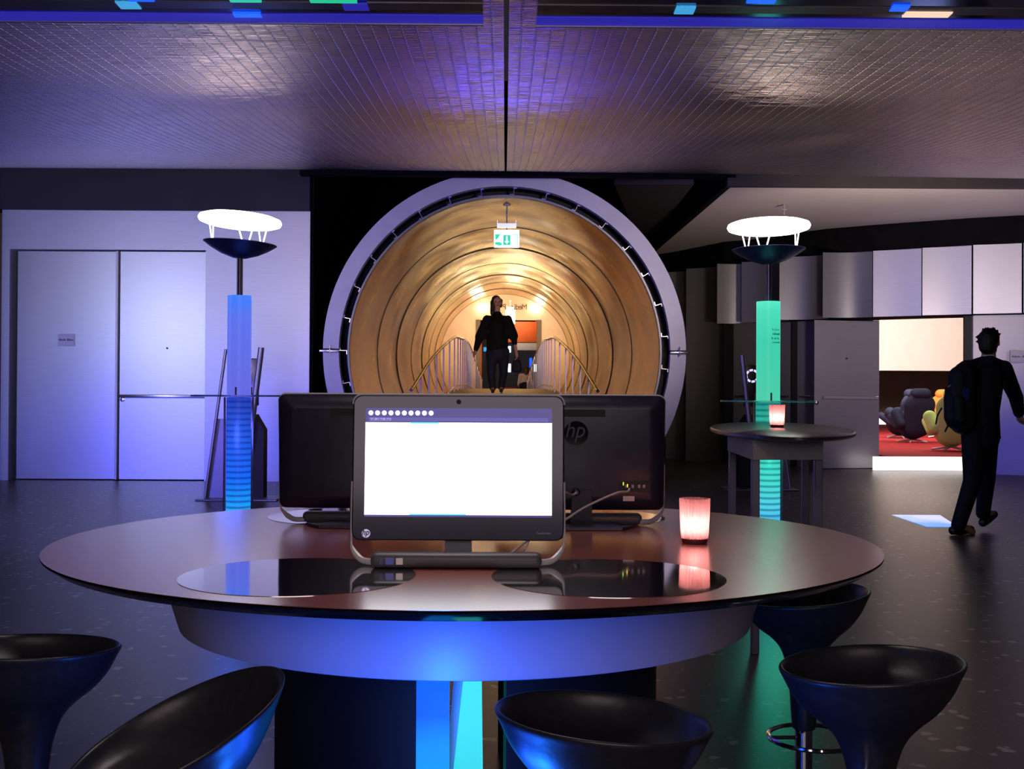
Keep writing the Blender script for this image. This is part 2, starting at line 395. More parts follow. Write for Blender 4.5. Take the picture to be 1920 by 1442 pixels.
def blob(name, caps, m, parent=None, voxel=.012, smooth=3, extra=None):
    """tapered capsules fused into ONE continuous surface.  caps: (p0, r0, p1, r1[, squash matrix])"""
    bm = bmesh.new()
    for c in caps:
        p0, r0, p1, r1 = Vector(c[0]), c[1], Vector(c[2]), c[3]
        d = p1-p0; Ln = max(d.length, 1e-4); q = d.to_track_quat('Z', 'Y').to_matrix().to_4x4()
        prof = []
        for k in range(7):
            a = -PI/2+PI/2*k/6; prof.append((r0*math.cos(a), r0*math.sin(a)))
        for k in range(7):
            a = PI/2*k/6; prof.append((r1*math.cos(a), Ln+r1*math.sin(a)))
        prof = [(max(r, 1e-4), z) for r, z in prof]
        t = bmesh.new(); lathe(t, prof, 20)
        if len(c) > 4: t.transform(c[4])
        t.transform(Matrix.Translation(p0) @ q)
        me = bpy.data.meshes.new('tmp'); t.to_mesh(me); t.free(); bm.from_mesh(me); bpy.data.meshes.remove(me)
    if extra: extra(bm)
    bmesh.ops.recalc_face_normals(bm, faces=bm.faces[:])
    me = bpy.data.meshes.new('tmpblob'); bm.to_mesh(me); bm.free()
    o = bpy.data.objects.new('tmpblob', me); COL.objects.link(o)
    md = o.modifiers.new('r', 'REMESH'); md.mode = 'VOXEL'; md.voxel_size = voxel; md.use_smooth_shade = True
    ms = o.modifiers.new('s', 'SMOOTH'); ms.factor = .5; ms.iterations = smooth
    bpy.context.view_layer.update()
    me2 = bpy.data.meshes.new_from_object(o.evaluated_get(bpy.context.evaluated_depsgraph_get()))
    bpy.data.objects.remove(o, do_unlink=True); bpy.data.meshes.remove(me)
    me2.name = name; me2.materials.clear(); me2.materials.append(m)
    for p in me2.polygons: p.use_smooth = True
    q = bpy.data.objects.new(name, me2); COL.objects.link(q)
    if parent is not None: q.parent = parent
    return q
def SQ(x, y): return Matrix.Diagonal((x, y, 1, 1))

# ------------------------------------------------------------------ the setting
bm = BM(); box(bm, (-12, -4, -.1), (14, 22.5, 0)); struct('floor', bm, mf)

WY = 15.1
def zc(X, Y):
    z = 2.9
    if Y > 3: z += .00896*(Y-3)**2
    return z-(.0078*X if X > 0 else 0)
def ceiling_half(name, x0, x1):
    bm = BM(); nx, ny = 8, 60; g = []
    for j in range(ny+1):
        Y = -3.5+(14.35+3.5)*j/ny
        g.append([bm.verts.new((x0+(x1-x0)*i/nx, Y, zc(x0+(x1-x0)*i/nx, Y))) for i in range(nx+1)])
    for j in range(ny):
        for i in range(nx): bm.faces.new((g[j][i], g[j][i+1], g[j+1][i+1], g[j+1][i]))
    r = bmesh.ops.extrude_face_region(bm, geom=bm.faces[:])
    for v in r['geom']:
        if isinstance(v, bmesh.types.BMVert): v.co.z += .05
    o = struct(name, bm, mc, smooth=True); return o
ceiling_half('ceiling', -9.5, -.012)
ceiling_half('ceiling', .012, 10.5)
bm = BM(); box(bm, (-.03, -3.5, 3.06), (.03, 4, 3.10)); struct('trim_1', bm, black)

# left wall with the big double door
fa = az(395, WY, 300)
bm = BM(); box(bm, (-9.5, WY-.05, fa), (ax(580, WY), WY+.3, 5.2)); struct('trim_2', bm, fascia)
hd = az(468, WY, 200)
lx0, lx1, lx2, lx3, lx4 = [ax(p, WY) for p in (3, 25, 220, 385, 580)]
bm = BM(); box(bm, (lx0, WY+.02, hd), (lx3, WY+.2, fa)); box(bm, (lx3, WY, 0), (lx4, WY+.2, fa))
box(bm, (lx0, WY+.02, 0), (ax(18, WY), WY+.25, hd))
struct('wall_left', bm, alu)
bm = BM(); box(bm, (-9.5, 14.0, 0), (lx0-.02, 14.2, 5)); struct('wall_far_left', bm, alu)
bm = BM(); box(bm, (ax(18, WY), WY+.3, 0), (lx3, WY+.4, hd)); struct('trim_3', bm, black)
dl = sthing('door_1', ((ax(28, WY)+lx2)/2, WY+.13, 0))
bm = BM(); rbox(bm, (ax(28, WY), WY+.10, .012), (lx2-.045, WY+.16, hd-.015), .004, 1); part('leaf', bm, leafm, dl, world=True)
bm = BM(); rbox(bm, (ax(105, WY), WY+.09, az(653, WY)), (ax(137, WY), WY+.10, az(630, WY)), .002, 1); ds = part('sign_plate', bm, signw, dl, world=True)
def marks(bm, x0, x1, z, h, Y, words, dy=.002):
    """rows of tiny printed letters, too small in the photo to read"""
    tot = sum(words)+len(words)-1; st = (x1-x0)/tot; x = x0; rnd = random.Random(int(z*1000))
    for wd in words:
        for k in range(wd):
            hh = h*rnd.choice((.65, .7, 1)); box(bm, (x+st*.12, Y-dy, z), (x+st*.78, Y, z+hh)); x += st
        x += st
bm = BM(); marks(bm, ax(107, WY), ax(135, WY), az(643, WY), .028, WY+.09, (6, 6)); part('sign_lettering', bm, ink, dl, world=True)
dr = sthing('door_2', ((lx2+lx3)/2, WY+.12, 0))
bm = BM(); rbox(bm, (lx2+.012, WY+.08, .012), (lx3-.01, WY+.14, hd-.015), .004, 1); part('leaf', bm, leafm, dr, world=True)
bm = BM(); rbox(bm, (lx2-.03, WY+.03, .012), (lx2, WY+.13, hd-.015), .003, 1); part('centre_post', bm, silver, dr, world=True)
zb = az(743, WY, 300)
bm = BM(); rbox(bm, (lx2+.02, WY+.02, zb-.02), (lx3+.02, WY+.05, zb+.02), .008, 2)
for q in (lx2+.1, lx3-.12): box(bm, (q, WY+.04, zb-.015), (q+.03, WY+.09, zb+.015))
part('push_bar', bm, steel, dr, world=True)
bm = BM(); lathe(bm, [(.03, 0), (.03, .012), (.018, .016)], 20); bm.transform(Matrix.Translation((ax(228, WY), WY+.08, az(753, WY))) @ Matrix.Rotation(PI/2, 4, 'X')); part('lock', bm, steel, dr, world=True)
bm = BM(); lathe(bm, [(.012, 0), (.012, .012)], 12); bm.transform(Matrix.Translation((ax(311, WY), WY+.08, az(656, WY))) @ Matrix.Rotation(PI/2, 4, 'X')); part('spyhole', bm, black, dr, world=True)

# black recess round the tunnel
TC = Vector((0, 15, 1.757)); RO = 2.41; RI = 2.2; RT = 2.085
def arc_pts(r, cz, n=96, zmin=0.0):
    return [(r*math.cos(2*PI*i/n), cz+r*math.sin(2*PI*i/n)) for i in range(n)]
bm = BM()
n = 96; cz0 = 1.90; YB = 21.5; rb = 2.13
inn = []; out = []
for i in range(n):
    a = 2*PI*i/n; x, z = math.cos(a), math.sin(a)
    inn.append(bm.verts.new((rb*x, YB, cz0+rb*z)))
    s = min((3.4 if x > 0 else 2.95)/max(abs(x), 1e-6), (3.3 if z > 0 else 2.4)/max(abs(z), 1e-6))
    out.append(bm.verts.new((s*x, YB, cz0+s*z)))
for i in range(n): bm.faces.new((inn[i], inn[(i+1) % n], out[(i+1) % n], out[i]))
struct('wall_recess_back', bm, matte)
bm = BM(); box(bm, (lx4-.02, WY+.01, 0), (lx4+.05, YB, 5.2)); struct('wall_recess_left', bm, matte)
bm = BM(); box(bm, (-9.5, WY, 5.15), (14, YB+.5, 5.2)); struct('trim_4', bm, matte)
bm = BM(); box(bm, (lx4, 14.3, az(332, 14.4)), (ax(1375, 14.45), 14.45, 5.2)); struct('trim_5', bm, matte)
bm = BM(); prism(bm, [at(1150, 345, 16.0), at(1300, 345, 15.4), at(1225, 440, 20.5), at(1190, 435, 20.5)], (0, 0, .12)); struct('trim_6', bm, fascia)

# right-hand soffit and curved wall of panels
SOZ = 3.9
PX = [1230, 1273.5, 1311.7, 1357.7, 1414, 1480.6, 1554.6, 1638.4, 1731, 1825.4, 1920, 2015, 2110]
PYT = [516, 509.6, 503, 495, 491, 481.7, 474, 468, 462.3, 456.7, 452.4, 448.5, 445]
def wy(px):
    for i in range(len(PX)-1):
        if px <= PX[i+1] or i == len(PX)-2:
            t = (px-PX[i])/(PX[i+1]-PX[i]); py = PYT[i]+(PYT[i+1]-PYT[i])*t; break
    return (3.5-HC)*F/(HY+ROLL*(px-960)-py)
PTS = [Vector((ax(p, wy(p)), wy(p), 0)) for p in PX]
bm = BM()
poly = [(2.93, 14.45), (13, 14.45)]+[(p.x, p.y+.02) for p in PTS[::-1]]+[(2.84, 21.2)]
prism(bm, [(x, y, SOZ) for x, y in poly], (0, 0, .1)); struct('ceiling_soffit', bm, soff)
bm = BM(); box(bm, (2.85, 14.33, SOZ-.02), (13, 14.45, 5.2)); struct('trim_7', bm, fascia)
bm = BM(); prism(bm, [(2.93, 14.45, SOZ), (2.93, 14.45, 5.2), (2.84, 21.2, 5.2), (2.84, 21.2, SOZ)], (-.08, 0, 0)); struct('trim_8', bm, matte)
# black band above the panels
bm = BM()
for a, b2 in zip(PTS, PTS[1:]):
    prism(bm, [(a.x, a.y+.04, 3.46), (b2.x, b2.y+.04, 3.46), (b2.x, b2.y+.04, SOZ+.05), (a.x, a.y+.04, SOZ+.05)], (0, .1, 0))
struct('wall_right_band', bm, matte)
# aluminium panels, each leaning forward at its left edge
cl = sthing('wall_right', tuple(PTS[6]))
for i in range(1, len(PTS)-1):
    a, b2 = PTS[i].copy(), PTS[i+1].copy(); z0 = 0.0 if i < 3 else 2.44
    d = (b2-a).normalized(); nrm = Vector((d.y, -d.x, 0))
    pr = .30 if i < 7 else .06
    A = a+nrm*pr+d*.012; B = b2-d*.012+nrm*.01
    bm = BM()
    K = 8; fr = []; bk = []
    for k in range(K+1):
        t = k/K; p = A.lerp(B, t)-nrm*(pr*.35*math.sin(PI*t))
        fr.append(p); bk.append(p-nrm*.03)
    ring = fr+bk[::-1]
    prism(bm, [(p.x, p.y, z0) for p in ring], (0, 0, 3.48-z0))
    part('wall_panel', bm, alu if i >= 7 else alud, cl, world=True)  # left panels use a darker aluminium copy, their shade put into the colour
# dark backing behind
bm = BM()
for a, b2 in zip(PTS[:4], PTS[1:4]):
    prism(bm, [(a.x, a.y+.25, 0), (b2.x, b2.y+.25, 0), (b2.x, b2.y+.25, 3.6), (a.x, a.y+.25, 3.6)], (0, .1, 0))
for a, b2 in zip(PTS[3:], PTS[4:]):
    prism(bm, [(a.x, a.y+.32, 2.46), (b2.x, b2.y+.32, 2.46), (b2.x, b2.y+.32, 3.6), (a.x, a.y+.32, 3.6)], (0, .1, 0))
    prism(bm, [(a.x, a.y+.0, 2.44), (b2.x, b2.y+.0, 2.44), (b2.x, b2.y+.9, 2.44), (a.x, a.y+.9, 2.44)], (0, 0, .03))
struct('trim_9', bm, matte)
def lowpanel(name, p0, p1, y0, y1, m, top=2.44, th=.06, zb=0.0, parent=None, hide=None):
    a = Vector((ax(p0, y0), y0, 0)); b2 = Vector((ax(p1, y1), y1, 0))
    bm = BM(); prism(bm, [(a.x, a.y, zb), (b2.x, b2.y, zb), (b2.x, b2.y, top), (a.x, a.y, top)], (0, th, 0))
    return bm, a, b2
bm, a, b2 = lowpanel('', 1357, 1376, 19.6, 19.5, black); struct('trim_10', bm, black)
bm, a, b2 = lowpanel('', 1485, 1496, 18.9, 18.85, black); struct('trim_11', bm, black)
bm, a, b2 = lowpanel('', 1811, 1827, 17.3, 17.25, black); struct('trim_12', bm, black)
d3 = sthing('door_3', tuple(at(1430, 860, 19.2)*Vector((1, 1, 0)))if False else (ax(1430, 19.2), 19.2, 0))
bm, a, b2 = lowpanel('', 1376, 1485, 19.5, 18.95, doorm); part('leaf', bm, alud, d3, world=True)
bm = BM(); tube(bm, [(ax(1385, 19.3), 19.28, az(743, 19.3, 1400)), (ax(1478, 18.85), 18.83, az(743, 18.9, 1400))], .018, 8); part('push_bar', bm, steel, d3, world=True)
d4 = sthing('door_4', (ax(1511, 18.75), 18.8, 0))
bm, a, b2 = lowpanel('', 1496, 1528, 18.85, 18.7, doorm); part('leaf', bm, alud, d4, world=True)
bm = BM(); tube(bm, [(ax(1503, 18.7), 18.68, az(743, 18.7, 1500)), (ax(1522, 18.6), 18.6, az(743, 18.6, 1500))], .018, 8); part('push_bar', bm, steel, d4, world=True)
d5 = sthing('door_5', (ax(1590, 18.2), 18.2, 0))
bm, a, b2 = lowpanel('', 1528, 1650, 18.15, 18.4, doorm, zb=.01, top=2.42); part('leaf', bm, doorm, d5, world=True)
bm = BM(); tube(bm, [(ax(1545, 18.1), 18.08, az(745, 18.1, 1545)), (ax(1647, 18.3), 18.28, az(746, 18.3, 1645))], .026, 8)
part('push_bar', bm, silver, d5, world=True)
bm = BM(); lathe(bm, [(.035, 0), (.035, .02), (.015, .03)], 16); bm.transform(Matrix.Translation((ax(1533, 18.1), 18.13, az(755, 18.1, 1533))) @ Matrix.Rotation(PI/2, 4, 'X')); part('lock', bm, steel, d5, world=True)
bm = BM(); lathe(bm, [(.014, 0), (.014, .012)], 12); bm.transform(Matrix.Translation((ax(1590, 18.2), 18.24, az(672, 18.2, 1590))) @ Matrix.Rotation(PI/2, 4, 'X')); part('spyhole', bm, black, d5, world=True)
d6 = sthing('door_6', (ax(1880, 17.1), 17.1, 0))
bm, a, b2 = lowpanel('', 1827, 1990, 17.2, 16.75, doorm); part('leaf', bm, doorm, d6, world=True)
bm = BM(); box(bm, (ax(1895, 16.9), 16.86, az(679, 16.9, 1900)), (ax(1935, 16.9), 16.89, az(657, 16.9, 1900))); part('sign_plate', bm, signw, d6, world=True)
bm = BM(); marks(bm, ax(1898, 16.9), ax(1932, 16.9), az(670, 16.9, 1900), .028, 16.86, (6, 6)); part('sign_lettering', bm, ink, d6, world=True)
bm = BM(); box(bm, (ax(1990, 16.7), 16.7, 0), (13, 16.9, 3.6)); struct('wall_right_end', bm, alu)

# lounge behind the open door
LZ = .22
bm = BM(); box(bm, (6.2, 17.95, LZ-.05), (17, 38, LZ)); struct('floor_lounge', bm, carpet)
bm = BM(); box(bm, (ax(1640, 17.9), 17.88, .005), (ax(1815, 17.9), 17.95, LZ)); struct('trim_13', bm, litw, label='glowing white step riser')
bm = BM(); box(bm, (6.5, 38, 0), (18, 38.2, 5)); struct('wall_lounge_back', bm, brown)
bm = BM(); box(bm, (6.5, 30, az(695, 30, 1730)), (16, 30.25, 4.4)); struct('wall_lounge_bulkhead', bm, white)
bm = BM(); box(bm, (6.1, 18.5, 0), (6.2, 38, 5)); struct('wall_lounge_left', bm, white)
bm = BM(); box(bm, (6.1, 18.2, 4.35), (18, 38.2, 4.45)); struct('ceiling_lounge', bm, white)
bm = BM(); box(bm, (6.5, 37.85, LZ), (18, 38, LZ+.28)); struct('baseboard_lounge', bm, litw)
bm = BM(); box(bm, (17, 17.5, 0), (17.1, 38, 5)); struct('wall_lounge_right', bm, white)

# ------------------------------------------------------------------ tunnel, ring, bridge
ring = sthing('trim_14', (0, 15, 0))
def annulus(bm, r0, r1, y0, y1, cz, amin, amax, n=110):
    V = []
    for i in range(n+1):
        a = amin+(amax-amin)*i/n; c, s = math.cos(a), math.sin(a)
        V.append([bm.verts.new((r*c, y, cz+r*s)) for r, y in ((r0, y0), (r1, y0), (r1, y1), (r0, y1))])
    for p, q in zip(V, V[1:]):
        for k in range(4): bm.faces.new((p[k], p[(k+1) % 4], q[(k+1) % 4], q[k]))
    bm.faces.new(V[0]); bm.faces.new(V[-1][::-1])
cz = TC.z
aL = math.asin(cz/RO)-.012
for s in (1, -1):
    bm = BM()
    if s == 1: annulus(bm, RI, RO, 14.86, 15.0, cz, .012, PI-.012)
    else: annulus(bm, RI, RO, 14.86, 15.0, cz, PI+.008, 2*PI-.008)
    # the lower arc dives under the floor; cut it there
    bmesh.ops.bisect_plane(bm, geom=bm.verts[:]+bm.edges[:]+bm.faces[:], plane_co=(0, 0, 0.005), plane_no=(0, 0, -1), clear_outer=True)
    part('ring_face', bm, ringm, ring, world=True)
bm = BM(); annulus(bm, RT-.005, RT+.018, 14.97, 15.1, cz, -.9, PI+.9); part('tunnel_lip', bm, alud, ring, world=True)
bm = BM(); annulus(bm, RI+.01, RO-.02, 15.0, 15.3, cz, -.85, PI+.85); part('ring_back', bm, black, ring, world=True)
bm = BM(); annulus(bm, RT+.04, RI, 15.25, 15.3, cz, -.85, PI+.85); part('gap_liner', bm, black, ring, world=True)
for k in range(-3, 20):
    a = R(5.8+k*11.6)
    bm = BM()
    box(bm, (RT+.02, 14.97, -.004), (RI+.01, 15.06, .004)); box(bm, (RT+.02, 14.96, -.004), (RT+.03, 14.98, .05)); box(bm, (RI-.012, 14.96, -.035), (RI, 14.98, .004))
    bm.transform(Matrix.Translation((0, 0, cz)) @ Matrix.Rotation(-a, 4, 'Y'))
    part('bracket', bm, steel, ring, world=True)
for s in (1, -1):
    bm = BM(); rbox(bm, (min(s*2.19, s*2.45), 14.80, cz-.02), (max(s*2.19, s*2.45), 14.86, cz+.012), .006, 2)
    tube(bm, [(s*2.31, 14.78, cz-.05), (s*2.31, 14.78, cz+.07)], .008, 8)
    part('clamp', bm, steel, ring, world=True)

def cyz(Y): return 1.757+(Y-15)/21*.56
SEG = [15.02, 18.3, 21.6, 24.9, 28.2, 30.8, 33.4, 36.0]
tun = sthing('wall_tunnel', (0, 15, 0))
for s in range(len(SEG)-1):
    y0, y1 = SEG[s]+.012, SEG[s+1]-.012
    bm = BM(); uvl = bm.loops.layers.uv.new('UVMap'); nu, nv = 120, 14
    r0 = RT-.004+(.012 if s % 2 else 0)
    G = []
    for j in range(nv+1):
        Y = y0+(y1-y0)*j/nv; row = []
        for i in range(nu+1):
            a = -.95+(PI+1.9)*i/nu
            nz_ = noise.noise(Vector((math.cos(a)*1.5, math.sin(a)*1.5, Y*.55+s*7)))*.06+noise.noise(Vector((math.cos(a)*4+9, math.sin(a)*4, Y*.9)))*.02
            e = min(1, 4*min(j, nv-j)/nv)
            r = r0+nz_*e*(.3+.7*max(0, math.sin(a)))
            row.append((bm.verts.new((r*math.cos(a), Y, cyz(Y)+r*math.sin(a))), i/nu, j/nv))
        G.append(row)
    for j in range(nv):
        for i in range(nu):
            q = (G[j][i], G[j][i+1], G[j+1][i+1], G[j+1][i])
            f = bm.faces.new([v[0] for v in q])
            for lp, v in zip(f.loops, q): lp[uvl].uv = (v[1], v[2])
    part('tunnel_section', bm, mg, tun, world=True, angle=80)
    bm = BM(); annulus(bm, RT-.012, RT+.06, y1-.005, y1+.03, cyz(y1), -.95, PI+.95, 90); part('section_seam', bm, brown, tun, world=True)
balm = noisy(mat('baluster_steel', (.26, .23, .24), .35, .85), 8, .06)
# bridge deck and railings
RP = [(15.0, 1.25, 1.24, .24), (17.0, 1.085, 1.75, .78), (19.5, .90, 2.16, 1.20), (21.5, .84, 2.25, 1.27), (24.0, .81, 2.32, 1.30), (28.0, .80, 2.21, 1.22), (33.0, .66, 1.60, 1.0)]
S = bez([(p[1], p[0], p[2]) for p in RP], 8)
D = bez([(p[1], p[0], p[3]) for p in RP], 8)
deck = [(q.x+.12, q.y, q.z) for q in D]
deck = [(1.35, 13.2, .02)]+deck+[(.8, 36.3, .95)]
bm = BM(); U = []
for (x, y, z) in deck:
    U.append([bm.verts.new(p) for p in ((-x, y, z), (x, y, z), (x, y, z-.12), (-x, y, z-.12))])
for p, q in zip(U, U[1:]):
    for k in range(4): bm.faces.new((p[k], p[(k+1) % 4], q[(k+1) % 4], q[k]))
bm.faces.new(U[0]); bm.faces.new(U[-1][::-1])
struct('floor_footbridge', bm, wood, smooth=True)
for s in (-1, 1):
    t = thing('bridge_railing', 'steel railing of upright bars on the %s side of the tunnel footbridge' % ('left' if s < 0 else 'right'), 'railing', (s*1.2, 15, .2), group='railings along the tunnel footbridge')
    bm = BM(); tube(bm, [(s*q.x, q.y, q.z) for q in S], .024, 10); part('handrail', bm, steel, t, world=True)
    bm = BM(); tube(bm, [(s*q.x, q.y, q.z+.09) for q in D], .015, 8); part('bottom_rail', bm, steel, t, world=True)
    tot = 0; last = None; k = 0
    fine = []
    for i in range(len(S)-1):
        for u in range(12):
            fine.append((S[i].lerp(S[i+1], u/12), D[i].lerp(D[i+1], u/12)))
    acc = 0; prev = fine[0][0]
    for a, b2 in fine:
        acc += (a-prev).length; prev = a
        if acc > .80:
            acc = 0
            bm = BM(); box(bm, (s*a.x-.012, a.y-.022, b2.z), (s*a.x+.012, a.y+.022, a.z-.012))
            part('baluster', bm, balm, t, world=True)
# end wall with doorway
dx0, dx1, dzt = ax(893, 36), ax(1013, 36), az(600, 36)
bm = BM(); box(bm, (-3, 36, 0), (dx0, 36.2, 5)); box(bm, (dx1, 36, 0), (3, 36.2, 5)); box(bm, (dx0, 36, dzt), (dx1, 36.2, 5)); struct('wall_tunnel_end', bm, peach)
bm = BM(); box(bm, (dx0-.02, 35.95, .9), (dx0+.12, 36.2, dzt)); box(bm, (dx1-.12, 35.95, .9), (dx1+.02, 36.2, dzt)); struct('trim_15', bm, brown)
t = thing('wall_lettering', 'dark mirror-reversed lettering on the wall above the doorway at the tunnel end', 'lettering', (ax(972, 36), 35.98, az(576, 36)))
for ch_, pxl in (('M', 982.5), ('e', 975), ('d', 969), ('i', 964.5), ('a', 960), ('P', 945)):
    text('letter', ch_, .25, brown, t, Matrix.Translation(((pxl-972)/F*36, 0, 0)) @ UP, .006, mirror=True)
for px in (905, 1004):
    t = thing('wall_lamp', 'glaring wall lamp at the %s end of the lettering over the far doorway' % ('left' if px < 950 else 'right'), 'lamp', (ax(px, 35.9), 35.9, az(577, 36)), group='wall lamps over the far doorway')
    bm = BM(); lathe(bm, [(.02, -.10), (.14, -.08), (.19, 0), (.14, .08), (.02, .10)], 24, 1, .4); part('glass_globe', bm, lampw, t)
    bm = BM(); box(bm, (-.04, .05, -.04), (.04, .1, .04)); part('wall_bracket', bm, steel, t)
# far hall
bm = BM(); box(bm, (-5, 33.2, .8), (6, 50, .94)); struct('floor_far_hall', bm, noisy(mat('dark_red_floor', (.12, .02, .03), .5), 5, .2))
bm = BM(); box(bm, (-5, 47, 0), (6, 47.2, 6)); struct('wall_far_hall', bm, dark2)
bm = BM(); box(bm, (-5, 36.2, 4.9), (6, 47, 5)); struct('ceiling_far_hall', bm, white)
bm = BM(); rbox(bm, (ax(952, 40), 40, az(642, 40)), (ax(1010, 40), 40.06, az(603, 40)), .02, 2); tube(bm, [(ax(958, 40), 40.03, az(604, 40)), (ax(958, 40), 40.03, 4.9)], .012, 6); tube(bm, [(ax(1004, 40), 40.03, az(604, 40)), (ax(1004, 40), 40.03, 4.9)], .012, 6); tag(part('orange_banner', bm, orp), 'orange panel hanging in the hall beyond the tunnel doorway', 'banner')
bm = BM(); rbox(bm, (ax(966, 41), 41, az(657, 41)), (ax(1012, 41), 41.2, az(643, 41)), .03, 2); box(bm, (ax(1011, 41), 41.05, .94), (ax(1013, 41), 41.12, az(644, 41))); tag(part('counter_canopy', bm, white), 'pale grey strip canopy under the orange panel', 'canopy')
bm = BM(); rbox(bm, (ax(896, 38), 38, .94), (ax(903, 38), 38.15, az(606, 38)), .02, 2); tag(part('orange_column', bm, orp), 'slim orange column just inside the left of the far doorway', 'column')
far_cols = [(glowc, 'cyan'), (glows, 'blue'), (signl2, 'white')]
sp = [(1008, 655, 9, 1, 'blue', 'far right under the grey canopy'), (985, 655, 5, 0, 'cyan', 'right of the handbag'), (1003, 690, 14, 2, 'white', 'beside the right railing'),
      (899, 672, 12, 2, 'white', 'left of the walking woman at hip height'), (909, 655, 8, 0, 'cyan', 'left of the walking woman near her elbow'),
      (955, 655, 12, 2, 'white', 'just right of the woman at waist height'), (955, 690, 16, 2, 'white', 'just right of the woman at knee height'), (995, 680, 18, 1, 'blue', 'above the seated person')]
for i, (px, py, h, c, cn, wh) in enumerate(sp):
    bm = BM(); Y = 46.95; p = at(px, py, Y)
    rbox(bm, (p.x-.06, Y-.05, p.z-h/2/F*Y), (p.x+.06, Y+.05, p.z+h/2/F*Y), .02, 2)
    tag(part('light_tube', bm, far_cols[c][0]), 'small %s light in the far hall, %s' % (cn, wh), 'light', 'small lights in the far hall')
for i, px in enumerate((948, 957)):
    bm = BM(); p = at(px, 728, 44); lathe(bm, [(.14, 0), (.14, .03), (.03, .06), (.03, .42), (.22, .46), (.22, .50)], 20, c=(p.x, 44, .94)); tag(part('bar_stool', bm, noisy(mat('red_seat', (.4, .01, .03), .5), 5, .1)), '%s of two tiny red stools in the hall beyond the tunnel doorway' % ('left' if i == 0 else 'right'), 'stool', 'red stools in the far hall')
# hanging exit signs
def exit_sign(name, label, px, ytop, ysign, w_, h_, Y, topz, mwhite):
    c = at(px, ysign, Y); t = thing(name, label, 'sign', (c.x, Y, c.z-h_/2), group='hanging emergency exit signs')
    hx, hz = w_/2, h_
    bm = BM(); rbox(bm, (-hx, -.02, 0), (hx, .02, hz), .006, 2); part('sign_box', bm, mwhite, t)
    bm = BM(); rbox(bm, (-hx*.76, -.035, hz+.03), (hx*.76, .035, hz+.09), .01, 2)
    for q in (-hx*.76, hx*.76-.008): box(bm, (q, -.04, hz+.03), (q+.008, .04, hz+.13))
    part('lamp_housing', bm, noisy(mat('sign_lamp', (.7, .7, .75), .4, 0, (.9, .92, 1), .7), 3, .02), t)
    bm = BM(); tube(bm, [(0, 0, hz), (0, 0, topz-t.location.z)], .008, 8); part('rod', bm, steel, t)
    bm = BM(); lathe(bm, [(.055, 0), (.055, .015), (.02, .045)], 20, c=(0, 0, topz-t.location.z-.05)); part('ceiling_rose', bm, fixt, t)
    for zz in (.35, .8):
        zq = hz+.13+(topz-t.location.z-hz-.2)*zz; bm = BM(); lathe(bm, [(.016, -.012), (.016, .012)], 12, c=(0, 0, zq)); part('rod_clamp', bm, silver, t)
    return t, hx, hz
t, hx, hz = exit_sign('exit_sign', 'green and white emergency exit sign with down arrow at the tunnel mouth', 948.5, 368, 447.5, .35, .245, 15.5, cyz(15.5)+RT+.0, signl)
bm = BM(); box(bm, (-.045, -.024, .035), (.052, -.02, hz-.075)); part('pictogram_panel', bm, signg, t)
bm = BM()
box(bm, (-.008, -.028, .085), (.014, -.0245, hz-.09)); prism(bm, [(-.030, -.028, .088), (.036, -.028, .088), (.003, -.028, .045)], (0, .0035, 0)); part('arrow', bm, signl, t)
bm = BM()   # running figure on the left, door on the right
for q in (((-.15, .17), (-.10, .17)), ((-.148, .115), (-.148, .165)), ((-.15, .06), (-.09, .045)), ((-.12, .035), (-.075, .05))):
    (x0, z0), (x1, z1) = q; box(bm, (min(x0, x1)-.008, -.024, min(z0, z1)-.006), (max(x0, x1)+.008, -.02, max(z0, z1)+.012))
prism(bm, [(-.155, -.024, .175), (-.095, -.024, .175), (-.12, -.024, .125), (-.155, -.024, .10)], (0, .004, 0))
part('running_figure', bm, signg, t)
bm = BM(); box(bm, (.145, -.024, .03), (.152, -.02, hz-.06)); box(bm, (.08, -.024, hz-.066), (.152, -.02, hz-.06)); part('door_outline', bm, signg, t)
exit_sign('exit_sign', 'small white glowing hanging sign beyond the walking woman, deep in the tunnel', 956, 548, 594, .30, .42, 34.0, cyz(34)+RT-.3, signl2)

# ------------------------------------------------------------------ ceiling light troughs
def trough_obj(label, x0, x1, zb_, Y, glints_):
    t = thing('light_trough', label, 'ceiling light', ((x0+x1)/2, Y, zb_), group='hanging light troughs')
    yb = lambda py: (zb_-HC)*F/(HY-py)          # where a line seen at height py crosses the flat underside
    bm = BM(); prism(bm, [(x0, Y-.62, zb_+.02), (x0, Y, zb_), (x0, Y+.012, zb_+.012), (x0, Y-.05, zb_+.13), (x0, Y-.62, zb_+.13)], (x1-x0, 0, 0)); part('body', bm, trough, t, world=True, smooth=False)
    def strip(nm, y0, y1, m_, a0=x0, a1=x1, d=.004):
        bm = BM(); f = lambda yy: zb_+.02*(Y-yy)/.62
        prism(bm, [(a0, y0, f(y0)+.002), (a0, y1, f(y1)+.002), (a0, y1, f(y1)-d), (a0, y0, f(y0)-d)], (a1-a0, 0, 0)); part(nm, bm, m_, t, world=True, smooth=False)
    strip('blue_led_strip', Y-.100, Y-.012, glowb)
    strip('bottom_lip', Y-.010, Y, silver, d=.008)
    strip('diffuser', Y-.225, Y-.155, frost)
    for (p0, p1, zz, h, m_) in glints_:
        strip('reflection_patch', Y-zz-h, Y-zz, m_, ax(p0, Y), ax(p1, Y), .009)  # glowing patches imitate coloured reflections in the polished underside
trough_obj('long blue-lit light trough hanging under the ceiling left of the centre seam', ax(-60, 4.5), ax(903, 4.5), az(41, 4.5, 450), 4.5,
    [(248, 285, .155, .07, glowc), (652, 697, .155, .07, glowb), (455, 510, .232, .05, glowg), (597, 680, .232, .05, glowg), (445, 495, .075, .04, glows), (275, 320, .232, .05, glows)])
